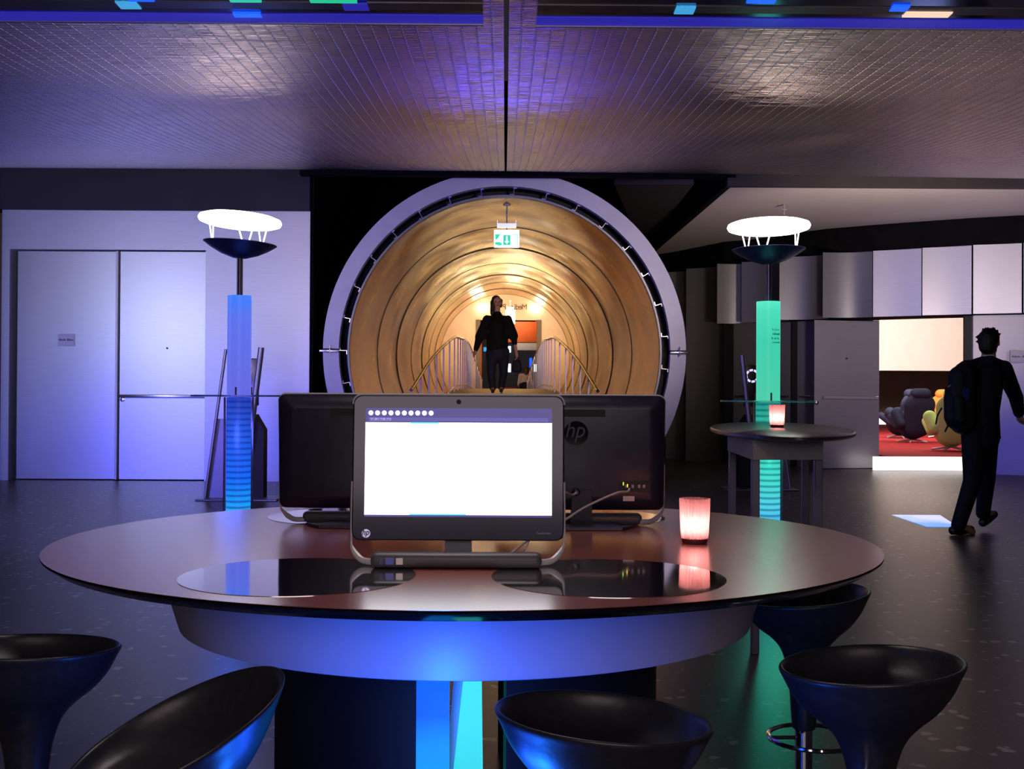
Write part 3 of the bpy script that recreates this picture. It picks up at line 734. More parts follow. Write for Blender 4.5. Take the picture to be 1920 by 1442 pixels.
trough_obj('long blue-lit light trough hanging under the ceiling right of the centre seam', ax(1002, 4.5), ax(1990, 4.5), az(48, 4.5, 1450), 4.5,
    [(1250, 1285, .155, .07, glowc), (1370, 1420, .27, .05, glows), (1635, 1665, .20, .05, glows), (1668, 1752, .14, .05, gloww)])

# ------------------------------------------------------------------ torchiere columns
def column(px, Ytop, label, up_m, low_m, Y, dy, tilt):
    X = ax(px, Y); t = thing('light_column', label, 'floor lamp', (X, Y, 0), group='glowing columns with disc uplighters')
    Z = lambda py: az(py+dy, Y, px)
    dz_ = Z(414)
    bm = BM(); Rd = .286
    lathe(bm, [(.0005, -.032), (Rd*.85, -.030), (Rd*.97, -.018), (Rd, 0), (Rd*.97, .018), (Rd*.85, .030), (.0005, .032)], 56)
    tm = Matrix.Translation((0, 0, dz_)) @ Matrix.Rotation(tilt, 4, 'Y') @ Matrix.Rotation(R(-1.2), 4, 'X'); bm.transform(tm); part('glowing_disc', bm, discm, t)
    bz = Z(462)
    bt = Matrix.Translation((0, 0, bz)) @ Matrix.Rotation(tilt, 4, 'Y')
    bm = BM(); lathe(bm, [(.0005, -.085), (.05, -.082), (.13, -.055), (.20, -.018), (.252, .018), (.250, .022), (.19, -.008), (.12, -.035), (.0005, -.05)], 56); bm.transform(bt); part('reflector_bowl', bm, bowlm, t)
    for k in range(3):
        a = R(90+120*k); cx_, cy_ = .195*math.cos(a), .165*math.sin(a)
        bm = BM(); tx, ty = -math.sin(a), math.cos(a)
        for s in (-1, 1):
            p0 = bt @ Vector((cx_+tx*.006*s, cy_+ty*.006*s, -.004)); p1 = tm @ Vector((cx_*1.05+tx*.05*s, cy_*1.05+ty*.05*s, -.025))
            tube(bm, [p0, p1], .005, 8)
        part('strut', bm, strutm, t)
    bm = BM(); tube(bm, [(0, 0, Z(560)), (0, 0, bz-.06)], .021, 16); part('pole', bm, polem, t)
    zt, zm = Z(555), Z(742)
    bm = BM(); lathe(bm, [(.02, zt-.01), (.078, zt-.01), (.082, zt), (.082, zt-.012), (.082, zm), (.02, zm)], 40, close=False); part('diffuser_tube', bm, up_m, t)
    bm = BM(); lathe(bm, [(.084, zm-.01), (.084, .04)], 40, close=True); part('louvred_tube', bm, low_m, t)
    bm = BM(); 
    for s in (-1, 1): box(bm, (s*.098-.005, -.012, .03), (s*.098+.005, .012, zm-.01))
    part('side_rail', bm, polem, t)
    bm = BM(); lathe(bm, [(.085, zm-.006), (.325, zm-.006), (.33, zm), (.325, zm+.006), (.085, zm+.006)], 56); part('glass_shelf', bm, glass, t)
    for k in range(3):
        a = R(30+120*k); bm = BM(); box(bm, (.082, -.006, zm+.004), (.094, .006, zm+.06)); bm.transform(Matrix.Rotation(a, 4, 'Z')); part('shelf_clip', bm, chrome, t)
    bm = BM(); lathe(bm, [(.16, 0), (.16, .012), (.10, .03), (.09, .05)], 40); part('foot', bm, steel, t)
    return t, X, Y, zm, zt
blu_up = glowmat('blue_tube_glow', [(0, (.13, .14, .75)), (.75, (.11, .17, .85)), (.93, (.06, .20, .95)), (1, (.05, .22, .95))], 1.18, 1.88, 1.0)
blu_lo = glowmat('blue_louvre_glow', [(0, (.05, .55, .85)), (.14, (.01, .33, .95)), (.35, (.005, .14, .95)), (1, (.02, .045, .42))], .3, 1.18, 1.0, .0405, (0, .01, .3))
grn_up = glowmat('green_tube_glow', [(0, (.07, .60, .38)), (.6, (.045, .62, .42)), (.9, (.07, .72, .48)), (1, (.10, .85, .6))], 1.16, 1.85, 1.0)
grn_lo = glowmat('green_louvre_glow', [(0, (.03, .30, .95)), (.17, (.08, .62, .85)), (.42, (.06, .72, .60)), (.75, (.03, .50, .36)), (1, (.01, .30, .22))], .25, 1.16, 1.0, .0405, (0, .06, .10))
column(449, 0, 'tall column lamp glowing blue in front of the left metal wall', blu_up, blu_lo, 7.8, 0, R(3.5))
tg, gX, gY, gz, gt = column(1441, 0, 'tall column lamp glowing green behind the small oval table', grn_up, grn_lo, 7.8, 10.5, R(-.5))
# tiny dark print on the green tube
bm = BM()
for (py, wd, hh) in ((618, (6,), .016), (626, (10,), .018), (634, (2, 3, 3), .016), (641, (10,), .012)):
    zq = az(py+3, gY, 1450)
    tot = sum(wd)+len(wd)-1; x = 0
    for w0 in wd:
        for k in range(w0):
            sgm = R(-86+ (x/tot)*46+ (6 if len(wd) == 1 else 0))
            h2 = hh*random.choice((.65, 1, .7)); bb = box(bm, (.0822, -.0018, zq), (.0830, .0018, zq+h2), Matrix.Rotation(sgm, 4, 'Z')); x += 1
        x += 1
part('printed_text', bm, inkg, tg)
pl = point('column_glow_blue', (ax(449, 7.8), 7.55, .9), 6, (.08, .15, 1), .1)
pl = point('column_glow_green', (ax(1441, 7.8), 7.55, .8), 4, (.05, 1, .6), .1)

# ------------------------------------------------------------------ big round table
TX, TY, TZ = -.105, 3.256, .78
t = thing('round_table', 'large round red-brown table with black edge carrying three computers', 'table', (TX, TY, 0))
RX, RY = 1.155, 1.09
bm = BM(); lathe(bm, [(.0005, -.004), (.985, -.004), (.999, -.0015), (1.0, 0), (.0005, 0)], 128, RX, RY, (0, 0, TZ)); part('tabletop', bm, tabm, t)
bm = BM(); lathe(bm, [(.5, -.006), (.5, -.032), (.93, -.032), (.975, -.026), (1.0, -.006), (1.0, -.003), (.99, -.0045)], 128, RX, RY, (0, 0, TZ)); part('bevelled_edge', bm, edge, t)
for (cx_, cy_) in ((-.47, 2.575), (.24, 2.575), (-.53, 3.82), (.28, 3.82)):
    bm = BM(); lathe(bm, [(.0005, .0005), (.267, .0005), (.268, 0), (.268, .001), (.0005, .0012)], 72, c=(cx_-TX, cy_-TY, TZ)); part('glass_inset', bm, inset, t)
bm = BM(); lathe(bm, [(.845, TZ-.032), (.842, .72), (.825, .63), (.805, .565), (.79, .56), (.3, .56)], 128, 1.0, .965, close=False); part('apron', bm, apr, t)
# two black half drums with a slot at the front
for s in (-1, 1):
    bm = BM(); pts = []
    a0, a1 = (R(-78), R(80)) if s > 0 else (R(100), R(261))
    for k in range(33):
        a = a0+(a1-a0)*k/32; pts.append((.545*math.cos(a), .545*math.sin(a), .0))
    inner = [(p[0]*.94, p[1]*.94, 0) for p in pts[::-1]]
    prism(bm, pts+inner, (0, 0, .56)); part('base_drum', bm, black, t)
lbl = glowmat('blue_fin_glow', [(0, (.0, .30, 1)), (.30, (.0, .22, .95)), (.55, (.0, .06, .72)), (.8, (.0, .10, .9)), (1, (.0, .14, .95))], .25, .56, 1.0)
lgr = glowmat('green_fin_glow', [(0, (.04, .70, .70)), (.5, (.05, .75, .60)), (1, (.06, .80, .48))], .25, .56, 1.0)
Yf = TY-.53
bm = BM(); box(bm, (ax(785, Yf)-TX, -.545, .0), (ax(846, Yf)-TX, -.52, .565)); part('blue_light_fin', bm, lbl, t)
Yg = TY-.42
bm = BM(); prism(bm, [(ax(878, Yg)-TX, -.42, .56), (ax(905, Yg)-TX, -.42, .56), (ax(912, Yg)-TX, -.42, 0), (ax(835, Yg)-TX, -.42, 0)], (0, .02, 0)); part('green_light_fin', bm, lgr, t)
bm = BM(); prism(bm, [(ax(858, Yg)-TX, -.40, .56), (ax(878, Yg)-TX, -.40, .56), (ax(835, Yg)-TX, -.40, 0), (ax(825, Yg)-TX, -.40, 0)], (0, .02, 0)); part('grey_fin', bm, apr, t)

# ------------------------------------------------------------------ all-in-one computers
def hp_logo(parent, x, z, r, Yp, mdisc, mtext, flip=1):
    bm = BM(); lathe(bm, [(.0005, 0), (r, 0), (r, .0008), (.0005, .0012)], 36)
    bm.transform(Matrix.Translation((x, Yp, z)) @ Matrix.Rotation(PI/2*flip, 4, 'X')); part('logo_disc', bm, mdisc, parent)
    rot = Matrix.Rotation(PI/2, 4, 'X') if flip > 0 else Matrix.Rotation(PI, 4, 'Z') @ Matrix.Rotation(PI/2, 4, 'X')
    text('logo_letters', 'hp', r*1.5, mtext, parent, Matrix.Translation((x, Yp-.0016*flip, z+r*.12)) @ rot @ Matrix(((1, .25, 0, 0), (0, 1.15, 0, 0), (0, 0, 1, 0), (0, 0, 0, 1))), .0005, bold=r*.02)
def rr_pts(x0, x1, z0, z1, r, n=8):
    P = []
    for cx_, cz_, a0 in ((x1-r, z0+r, -90), (x1-r, z1-r, 0), (x0+r, z1-r, 90), (x0+r, z0+r, 180)):
        for k in range(n+1):
            a = R(a0+90*k/n); P.append((cx_+r*math.cos(a), cz_+r*math.sin(a)))
    return P
footm = noisy(mat('foot_grey', (.07, .062, .072), .42), 20, .05)
def computer(label, loc, rz, screen, lean=4):
    """local frame: screen faces -Y, table surface at z=0"""
    t = thing('all_in_one_computer', label, 'computer', loc, rz, 'black all-in-one computers on the round table')
    H, W = .415, .263
    LT = Matrix.Translation((0, .07, .0)) @ Matrix.Rotation(R(-lean), 4, 'X')
    # housing (a shallow tub bulging at the back)
    bm = BM(); z0 = .055
    loops = []
    for (ins, y) in ((.0035, -.006), (.0, -.003), (.0, .006), (.006, .016), (.03, .030), (.05, .036)):
        P = rr_pts(-W+ins, W-ins, z0+ins*.8, H-ins*.8, .022-min(ins, .01))
        loops.append([bm.verts.new(LT @ Vector((p[0], y, p[1]))) for p in P])
    for a, b2 in zip(loops, loops[1:]):
        for k in range(len(a)): bm.faces.new((a[k], a[(k+1) % len(a)], b2[(k+1) % len(a)], b2[k]))
    bm.faces.new(loops[0]); bm.faces.new(loops[-1][::-1])
    hs = part('housing', bm, plast, t, angle=50)
    bm = BM(); P = rr_pts(-W+.004, W-.004, z0+.003, H-.004, .02); prism(bm, [LT @ Vector((p[0], -.0085, p[1])) for p in P], LT.to_3x3() @ Vector((0, .003, 0)))
    bz = part('front_glass', bm, bezel, t)
    # silver rim that runs down both sides and curls under into the foot
    bm = BM()
    pts = [LT @ Vector((-W, .0, .10)), LT @ Vector((-W, 0, H-.03))]
    rim = rr_pts(-W, W, .02, H+.001, .024, 6)
    top = [LT @ Vector((p[0], -.002, p[1])) for p in rim if p[1] > .2]
    for s in (1, -1):
        a = bez([LT @ Vector((s*W, -.002, .2)), LT @ Vector((s*W, -.002, .07)), Vector((s*(W-.006), .05, .038)), Vector((s*(W-.03), .03, .014)), Vector((s*(W-.06), .015, .010)), Vector((s*.19, .01, .010))], 8)
        r_ = [.0030+.0050*min(1, max(0, (i-12)/8)) for i in range(len(a))]
        tube(bm, a, r_, 8)
    tube(bm, top, .0032, 8)
    part('silver_rim', bm, silver, t)
    bm = BM(); rbox(bm, (-.205, -.028, .001), (.205, .025, .036), .014, 4); ft = part('foot_bar', bm, footm, t)
    bm = BM(); prism(bm, [(-.17, .10, .001), (.17, .10, .001), (.12, .165, .001), (-.12, .165, .001)], (0, 0, .008))
    prism(bm, [(-.12, .02, .004), (.12, .02, .004), (.12, .16, .004), (-.12, .16, .004)], (0, 0, .006))
    prism(bm, [(-.035, .095, .005), (.035, .095, .005), (.03, .112, .12), (-.03, .112, .12)], (0, .012, 0)); part('rear_stand', bm, plast, t)
    def fr(x, z, y=-.0095): return LT @ Vector((x, y, z))
    def quad(x0, x1, z_0, z_1, y=-.0095, th=.0012):
        b_ = BM(); prism(b_, [fr(x0, z_0, y), fr(x1, z_0, y), fr(x1, z_1, y), fr(x0, z_1, y)], LT.to_3x3() @ Vector((0, th, 0))); return b_
    if screen:
        part('display_header', quad(-.231, .232, .345, .382), MATS['display_dark'], t)
        part('display', quad(-.231, .232, .118, .346, -.0097), MATS['display_white'], t)
        part('display_footer', quad(-.231, .232, .113, .1185, -.0096), MATS['display_dark'], t)
        part('display_footer_strip', quad(-.12, .02, .1175, .1205, -.0105), MATS['display_cyan'], t)
        part('display_cyan_strip', quad(-.12, -.05, .3435, .3468, -.0105), MATS['display_cyan'], t)
        for k in range(10):
            b_ = BM(); lathe(b_, [(.0005, 0), (.0062, 0), (.0062, .0008)], 20); b_.transform(LT @ Matrix.Translation((-.218+k*.0166, -.0105, .3695)) @ Matrix.Rotation(PI/2, 4, 'X')); part('round_icon', b_, MATS['display_white2'], t)
        part('address_bar', quad(-.223, .222, .3495, .3585, -.0099), MATS['display_mid'], t)
        part('tab_text', quad(-.220, -.168, .351, .357, -.0103), MATS['display_pale'], t)
        b_ = BM(); marks(b_, -.22, -.17, .352, .004, -.0105, (3, 4, 3), .0003); b_.transform(LT); part('tab_lettering', b_, MATS['display_dark'], t)
        b_ = BM(); lathe(b_, [(.0005, 0), (.006, 0), (.006, .001)], 20); b_.transform(LT @ Matrix.Translation((0, -.009, .398)) @ Matrix.Rotation(PI/2, 4, 'X')); part('webcam', b_, black, t)
        hpd = bpy.data.objects.new('maker_logo', None); COL.objects.link(hpd); hpd.parent = t; hpd.matrix_local = LT
        # logo letters in their own plane
        b_ = BM(); lathe(b_, [(.0005, 0), (.0105, 0), (.0105, .0008), (.0005, .001)], 32); b_.transform(Matrix.Translation((-.226, -.0092, .072)) @ Matrix.Rotation(PI/2, 4, 'X')); part('logo_disc', b_, MATS['logo_silver'], hpd)
        text('logo_letters', 'hp', .0185, plast, hpd, Matrix.Translation((-.226, -.0106, .0745)) @ UP @ Matrix(((1, .25, 0, 0), (0, 1.1, 0, 0), (0, 0, 1, 0), (0, 0, 0, 1))), .0003, bold=.0004)
        text('model_lettering', 'TouchSmart', .0075, MATS['logo_grey'], t, LT @ Matrix.Translation((.212, -.0090, .074)) @ UP, .0003)
        b_ = BM(); marks(b_, -.222, -.210, .404, .0025, -.0088, (4,), .0003); b_.transform(LT); part('corner_mark', b_, MATS['logo_grey'], t)
        for (x0, x1, m_) in ((-.183, -.172, MATS['sticker_navy']), (-.168, -.148, MATS['sticker_blue']), (-.143, -.126, MATS['sticker_silver'])):
            b_ = BM(); rbox(b_, (x0, -.0292, .010), (x1, -.0278, .026), .0005, 1); part('sticker', b_, m_, ft)
    else:
        # vents, port bay and logo on the back
        b_ = BM(); box(b_, (-.07, .0362, .352), (.09, .0385, .374)); b_.transform(LT); part('rear_vent', b_, black, t)
    return t, LT
mat('display_white', (.9, .9, .95), .4, 0, (.90, .92, 1), 2.6); mat('display_white2', (.8, .8, .9), .4, 0, (.82, .80, 1), 1.2)
mat('display_dark', (.03, .02, .08), .3, 0, (.075, .06, .26), .9); mat('display_mid', (.03, .03, .1), .3, 0, (.11, .10, .40), .9)
mat('display_pale', (.3, .3, .5), .3, 0, (.32, .28, .75), .9); mat('display_cyan', (.1, .5, .7), .3, 0, (.05, .62, .92), 1.1)
mat('logo_silver', (.6, .55, .75), .3, .6, (.4, .36, .7), .35); mat('logo_grey', (.25, .22, .32), .4, .2)
mat('sticker_navy', (.03, .03, .10), .4); mat('sticker_blue', (.12, .14, .55), .4); mat('sticker_silver', (.35, .30, .30), .35, .5)
for k in ('display_white', 'display_white2', 'display_dark', 'display_mid', 'display_pale', 'display_cyan', 'logo_silver', 'logo_grey', 'sticker_navy', 'sticker_blue', 'sticker_silver'):
    noisy(MATS[k], 12, .03)
MATS['logo_dark'] = noisy(mat('logo_dark', (.004, .004, .006), .12), 9, .1)

c1, LT = computer('black all-in-one computer facing the viewer with a bright white screen', (ax(859, 2.74), 2.70, TZ+.001), 0, True)
# the two machines seen from behind
def back_details(t, LT, logo, cable):
    """as seen from behind: local +Y side; image right is local -X"""
    def bx(x0, x1, z0, z1, m_, nm, y0=.036, y1=.0375):
        b_ = BM(); rbox(b_, (min(x0, x1), y0, z0), (max(x0, x1), y1, z1), .0005, 1); b_.transform(LT); return part(nm, b_, m_, t)
    if logo:
        e = bpy.data.objects.new('maker_logo', None); COL.objects.link(e); e.parent = t; e.matrix_local = LT
        b_ = BM(); lathe(b_, [(.0005, 0), (.038, 0), (.038, .0008), (.0005, .001)], 40); b_.transform(Matrix.Translation((.02, .0362, .30)) @ Matrix.Rotation(-PI/2, 4, 'X')); part('logo_disc', b_, MATS['logo_dark'], e)
        text('logo_letters', 'hp', .062, MATS['logo_grey2'], e, Matrix.Translation((.02, .0376, .309)) @ Matrix.Rotation(PI, 4, 'Z') @ UP @ Matrix(((1, .25, 0, 0), (0, 1.15, 0, 0), (0, 0, 1, 0), (0, 0, 0, 1))), .0004)
        bx(-.215, -.118, .118, .152, black, 'port_bay')
        for q in (-.135, -.155, -.175, -.19): bx(q, q-.008, .13, .14, MATS['logo_grey'], 'port', .0372, .0382)
        bx(-.128, -.131, .138, .148, ledyg, 'status_light', .0372, .0385); bx(-.141, -.144, .132, .142, ledyy, 'link_light', .0372, .0385)
        bx(-.129, -.165, .088, .104, MATS['sticker_silver'], 'rating_label')
        b_ = BM(); lathe(b_, [(.012, 0), (.012, .012), (.007, .02)], 20); b_.transform(LT @ Matrix.Translation((.018, .036, .118)) @ Matrix.Rotation(-PI/2, 4, 'X')); part('power_plug', b_, plast, t)
MATS['logo_grey2'] = noisy(mat('logo_grey2', (.03, .03, .045), .4), 9, .1)
ledyg = noisy(mat('status_green', (.2, .4, .05), .4, 0, (.45, .9, .06), 1.6), 5, .02); ledyy = noisy(mat('status_yellow', (.4, .3, .05), .4, 0, (1, .62, .05), 1.6), 5, .02)
c2, LT2 = computer('black all-in-one computer seen from behind, left of the white screen', (ax(680, 3.5), 3.62, TZ+.001), PI+R(-3), False)
back_details(c2, LT2, False, False)
c3, LT3 = computer('black all-in-one computer seen from behind with cables, right of the white screen', (ax(1088, 3.52), 3.60, TZ+.001), PI+R(2), False)
back_details(c3, LT3, True, True)
bpy.context.view_layer.update()
MW = c3.matrix_world
j = MW @ (LT3 @ Vector((-.148, .042, .128)))
bm = BM(); p = bez([j, j+Vector((-.01, -.03, -.006)), at(1155, 925, 3.35), at(1100, 950, 3.2), at(1060, 975, 3.05), at(1010, 1000, 2.92), (ax(960, 2.85), 2.88, TZ+.01)], 8); tube(bm, p, .0032, 8)
tag(part('network_cable', bm, cablem), 'pale grey network cable plugged into the back of the right-hand computer', 'cable')
j = MW @ (LT3 @ Vector((.018, .056, .118)))
bm = BM(); p = bez([j, j+Vector((-.015, -.015, -.006)), at(1055, 925, 3.3), at(1020, 960, 3.15), (ax(985, 2.9), 2.93, TZ+.01)], 8); tube(bm, p, .003, 8)
tag(part('power_cable', bm, cablem), 'short grey power lead from the round plug of the right-hand computer', 'cable')

# ------------------------------------------------------------------ candle glasses
cg = mat('candle_glass', (.50, .16, .18), .18, 0, trans=.0, alpha=1)
N, L, b = nodes(cg)
# glass glowing softly: translucent tinted glass
for n_ in list(N):
    if n_.type not in ('BSDF_PRINCIPLED', 'OUTPUT_MATERIAL'): N.remove(n_)
tr = N.new('ShaderNodeBsdfTranslucent'); tr.inputs[0].default_value = (.82, .52, .55, 1)
tp = N.new('ShaderNodeBsdfTransparent'); tp.inputs[0].default_value = (.80, .55, .60, 1)
nzc = N.new('ShaderNodeTexNoise'); nzc.inputs['Scale'].default_value = 40
gl = N.new('ShaderNodeBsdfGlossy'); gl.inputs['Roughness'].default_value = .1; gl.inputs[0].default_value = (.9, .7, .7, 1)
x1 = N.new('ShaderNodeMixShader'); x1.inputs[0].default_value = .25; L.new(tr.outputs[0], x1.inputs[1]); L.new(tp.outputs[0], x1.inputs[2])
x2 = N.new('ShaderNodeMixShader'); x2.inputs[0].default_value = .08; L.new(x1.outputs[0], x2.inputs[1]); L.new(gl.outputs[0], x2.inputs[2])
L.new(x2.outputs[0], [n_ for n_ in N if n_.type == 'OUTPUT_MATERIAL'][0].inputs[0])
cgb = noisy(mat('candle_glass_base', (.10, .02, .03), .15, 0, spec=.6), 10, .1)
flame = noisy(mat('flame', (1, .8, .5), .5, 0, (1, .80, .60), 70), 5, .02)
def candle(label, loc, pw):
    t = thing('candle_glass', label, 'candle', loc, 0, 'fluted tealight glasses')
    bm = BM(); n = 96; H = .125; rings = []
    for (r, z) in ((.036, .012), (.0385, .03), (.041, .08), (.0425, H), (.0400, H), (.0385, .08), (.036, .03), (.034, .014)):
        rings.append([bm.verts.new(((r+(.0014*math.cos(30*2*PI*i/n) if r > .0 else 0))*math.cos(2*PI*i/n), (r+.0022*math.cos(30*2*PI*i/n))*math.sin(2*PI*i/n), z)) for i in range(n)])
    for a, b2 in zip(rings, rings[1:]):
        for i in range(n): bm.faces.new((a[i], a[(i+1) % n], b2[(i+1) % n], b2[i]))
    part('fluted_glass', bm, cg, t, angle=70)
    bm = BM(); lathe(bm, [(.034, .0), (.0365, .004), (.037, .013), (.001, .014)], 48); part('glass_base', bm, cgb, t)
    bm = BM(); lathe(bm, [(.019, .015), (.019, .032), (.017, .032), (.0005, .030)], 32); part('tealight', bm, wax, t)
    bm = BM(); lathe(bm, [(.0005, .034), (.006, .042), (.0075, .050), (.005, .062), (.0005, .078)], 20); part('flame', bm, flame, t)
    lo = point('candle_light', (loc[0], loc[1], loc[2]+.055), pw, (1, .80, .66), .018)
    return t
candle('fluted pink glass with a burning tealight on the large round table', (ax(1305, 3.16), 3.16+.01, TZ+.001), .8)
candle('fluted pink glass with a burning tealight on the small oval table', (ax(1458, 6.2), 6.2, 1.021), .8)

# ------------------------------------------------------------------ bar stools
def stool(amp=.032, full=True):
    t = thing('bar_stool', 'x', 'bar stool', (0, 0, 0), 0, 'black bucket-seat bar stools round the big table')
    zf = lambda r, a, z: (amp*math.cos(a)*(r/.2)**2) if z > -.2 else 0
    out = [(.036, -.40), (.040, -.36), (.046, -.28), (.056, -.21), (.076, -.155), (.108, -.118), (.145, -.088), (.175, -.052), (.195, -.014), (.204, .004), (.200, .010), (.192, .004), (.180, -.02), (.155, -.048), (.11, -.068), (.05, -.078), (.0006, -.080)]
    out = [(max(q.x, .0006), q.z) for q in bez([(r_, 0, z_) for r_, z_ in out], 4)]
    bm = BM(); lathe(bm, out, 72, .95, 1.0, zf=zf); part('seat_shell', bm, stoolm, t, angle=75)
    if not full: return t
    bm = BM(); tube(bm, [(0, 0, -.58), (0, 0, -.38)], .026, 20); part('gas_column', bm, chrome, t)
    bm = BM(); lathe(bm, [(.19, -.615), (.19, -.607), (.12, -.597), (.04, -.585), (.028, -.56)], 48); part('base_plate', bm, chrome, t)
    bm = BM(); P = [(.135*math.cos(2*PI*k/40)+.03, .135*math.sin(2*PI*k/40), -.43) for k in range(40)]; tube(bm, P, .007, 8, closed=True)
    tube(bm, [(-.105, 0, -.43), (0, 0, -.43)], .006, 8); part('foot_ring', bm, chrome, t)
    bm = BM(); tube(bm, bez([(.03, 0, -.20), (.09, 0, -.215), (.135, 0, -.238)], 5), .0055, 8); tube(bm, [(.125, 0, -.233), (.158, 0, -.249)], .008, 10); bm.transform(Matrix.Rotation(R(-95), 4, 'Z')); part('height_lever', bm, chrome, t)
    return t
s0 = stool()
SP = [('black bucket bar stool cut off by the left edge of the picture', 60, 2.56, .612, R(-105), .015),
      ('black bucket bar stool with steeply raised back, second from the left', 333, 2.02, .585, R(22), .085),
      ('black bucket bar stool glowing blue in front of the table base', 1133, 2.05, .605, R(218), 0),
      ('black bucket bar stool partly hidden under the right rim of the round table', 1510, 3.42, .585, R(0), .02),
      ('black bucket bar stool at the lower right, seat opening fully in view', 1636, 2.42, .612, R(-25), 0)]
first = True
for (lb, px, Y, z, rz, k) in SP:
    X = ax(px, Y)
    if first: o = s0; first = False; o.location = (X, Y, z); o.rotation_euler = (0, 0, rz)
    else: o = dup(s0, (X, Y, z), rz)
    o['label'] = lb
    if k:
        tmp = stool(k, False)
        sh = [c for c in COL.objects if c.parent == tmp][0]
        old = [c for c in COL.objects if c.parent == o and c.name.startswith('seat_shell')][0]
        old.data = sh.data; bpy.data.objects.remove(sh); bpy.data.objects.remove(tmp)

# ------------------------------------------------------------------ small oval table (right)
SX, SY, SZ = ax(1461, 6.15), 6.15, 1.02
t = thing('oval_table', 'small high oval table with dark top in front of the green column', 'table', (SX, SY, 0))
RZ = Matrix.Rotation(R(-9.5), 4, 'Z')
bm = BM(); lathe(bm, [(.0005, 0), (.985, 0), (1.0, -.006), (1.0, -.018), (.97, -.026), (.0005, -.026)], 96, .37, 1.28, (0, 0, SZ)); bm.transform(RZ); part('tabletop', bm, darktop, t)
legm = noisy(mat('leg_metal', (.22, .21, .30), .35, .6), 9, .05)
AC = [Vector((ax(1413, 5.15), 5.15, 0)), Vector((ax(1545, 5.2), 5.2, 0)), Vector((ax(1520, 6.05), 6.1, 0)), Vector((ax(1365, 6.0), 6.0, 0))]
bm = BM(); prism(bm, [(p.x, p.y, SZ-.120) for p in AC], (0, 0, .094)); part('apron', bm, greypl, t, world=True, smooth=False)
cen = sum(AC, Vector())/4
for p in AC:
    q = p+(cen-p).normalized()*.045; bm = BM(); rbox(bm, (q.x-.018, q.y-.018, 0), (q.x+.018, q.y+.018, SZ-.12), .003, 1); part('leg', bm, legm, t, world=True)

# ------------------------------------------------------------------ info kiosks
def kiosk(label, px, Y, s, scr):
    t = thing('information_kiosk', label, 'kiosk', (ax(px, Y), Y, 0), 0, 'leaning steel information kiosks')
    mir = Matrix.Diagonal((s, 1, 1, 1))
    def P_(nm, bm, m_): bm.transform(mir); return part(nm, bm, m_, t)
    bm = BM(); rbox(bm, (-.45, -.25, .0), (.45, .25, .02), .006, 1); P_('base_plate', bm, kst)
    bm = BM(); prism(bm, [(-.38, -.05, .02), (-.12, -.05, .02), (-.12, -.05, .90), (-.265, -.05, .90)], (0, .04, 0)); P_('steel_panel', bm, kst)
    bm = BM(); tube(bm, [(-.38, -.08, .02), (-.16, -.08, 1.68)], .018, 12); P_('slim_tube', bm, kst)
    bm = BM(); tube(bm, [(.10, -.08, .55), (.235, -.08, 1.70)], .034, 16); P_('thick_tube', bm, kst)
    bm = BM(); prism(bm, [(.02, -.05, .02), (.26, -.05, .02), (.26, -.05, .78), (.16, -.05, .95), (.02, -.05, .95)], (0, .2, 0)); P_('cabinet', bm, black)
    bm = BM(); rbox(bm, (-.14, -.03, 1.05), (.19, .03, 1.58), .01, 2); sc_ = P_('screen_housing', bm, scr)
    return t, sc_
kst = noisy(mat('kiosk_steel', (.34, .32, .33), .4, .8), 6, .06)
kiosk('leaning steel information kiosk behind the blue glowing column', 454, 12.6, 1, polem)
t, sch = kiosk('information kiosk with a lit ring on its screen behind the green column', 1424, 14.2, -1, noisy(mat('kiosk_screen', (.05, .02, .02), .3), 5, .2))
# lit dashes forming a ring on its screen
for k in range(8):
    a = R(45*k+10); bm = BM(); bb = []
    for u in range(6):
        aa = a-R(17)+R(34)*u/5; bb.append(aa)
    P = [(.085*math.cos(q), -.034, .085*math.sin(q)) for q in bb]+[(.060*math.cos(q), -.034, .060*math.sin(q)) for q in bb[::-1]]
    prism(bm, [(p[0]-.095, p[1], p[2]+1.44) for p in P], (0, .003, 0)); part('ring_segment', bm, noisy(mat('ring_glow', (.6, .6, .9), .4, 0, (.70, .68, 1), 1.2), 5, .02) if 'ring_glow' not in MATS else MATS['ring_glow'], sch)

# glowing sheet standing in for a patch of light projected on the floor
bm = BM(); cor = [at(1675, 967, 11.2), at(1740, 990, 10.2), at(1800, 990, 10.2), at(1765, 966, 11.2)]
prism(bm, [(p.x, p.y, .002) for p in cor], (0, 0, .004)); tag(part('projected_light_patch', bm, floorlit, smooth=False), 'glowing pale blue patch of projected light on the dark floor beside the walking man', 'light patch')

# sprinkler on the soffit
bm = BM(); tube(bm, [at(1470, 393, 15.8), at(1470, 402, 15.8)], .012, 8); q = at(1470, 394, 15.8)
tube(bm, [(q.x, q.y, SOZ), (q.x, q.y, q.z)], .014, 8); box(bm, (q.x-.035, q.y-.01, q.z+.01), (q.x+.035, q.y+.01, q.z+.02)); tag(part('sprinkler_head', bm, fixt), 'small sprinkler head under the pale soffit above the green column', 'sprinkler')

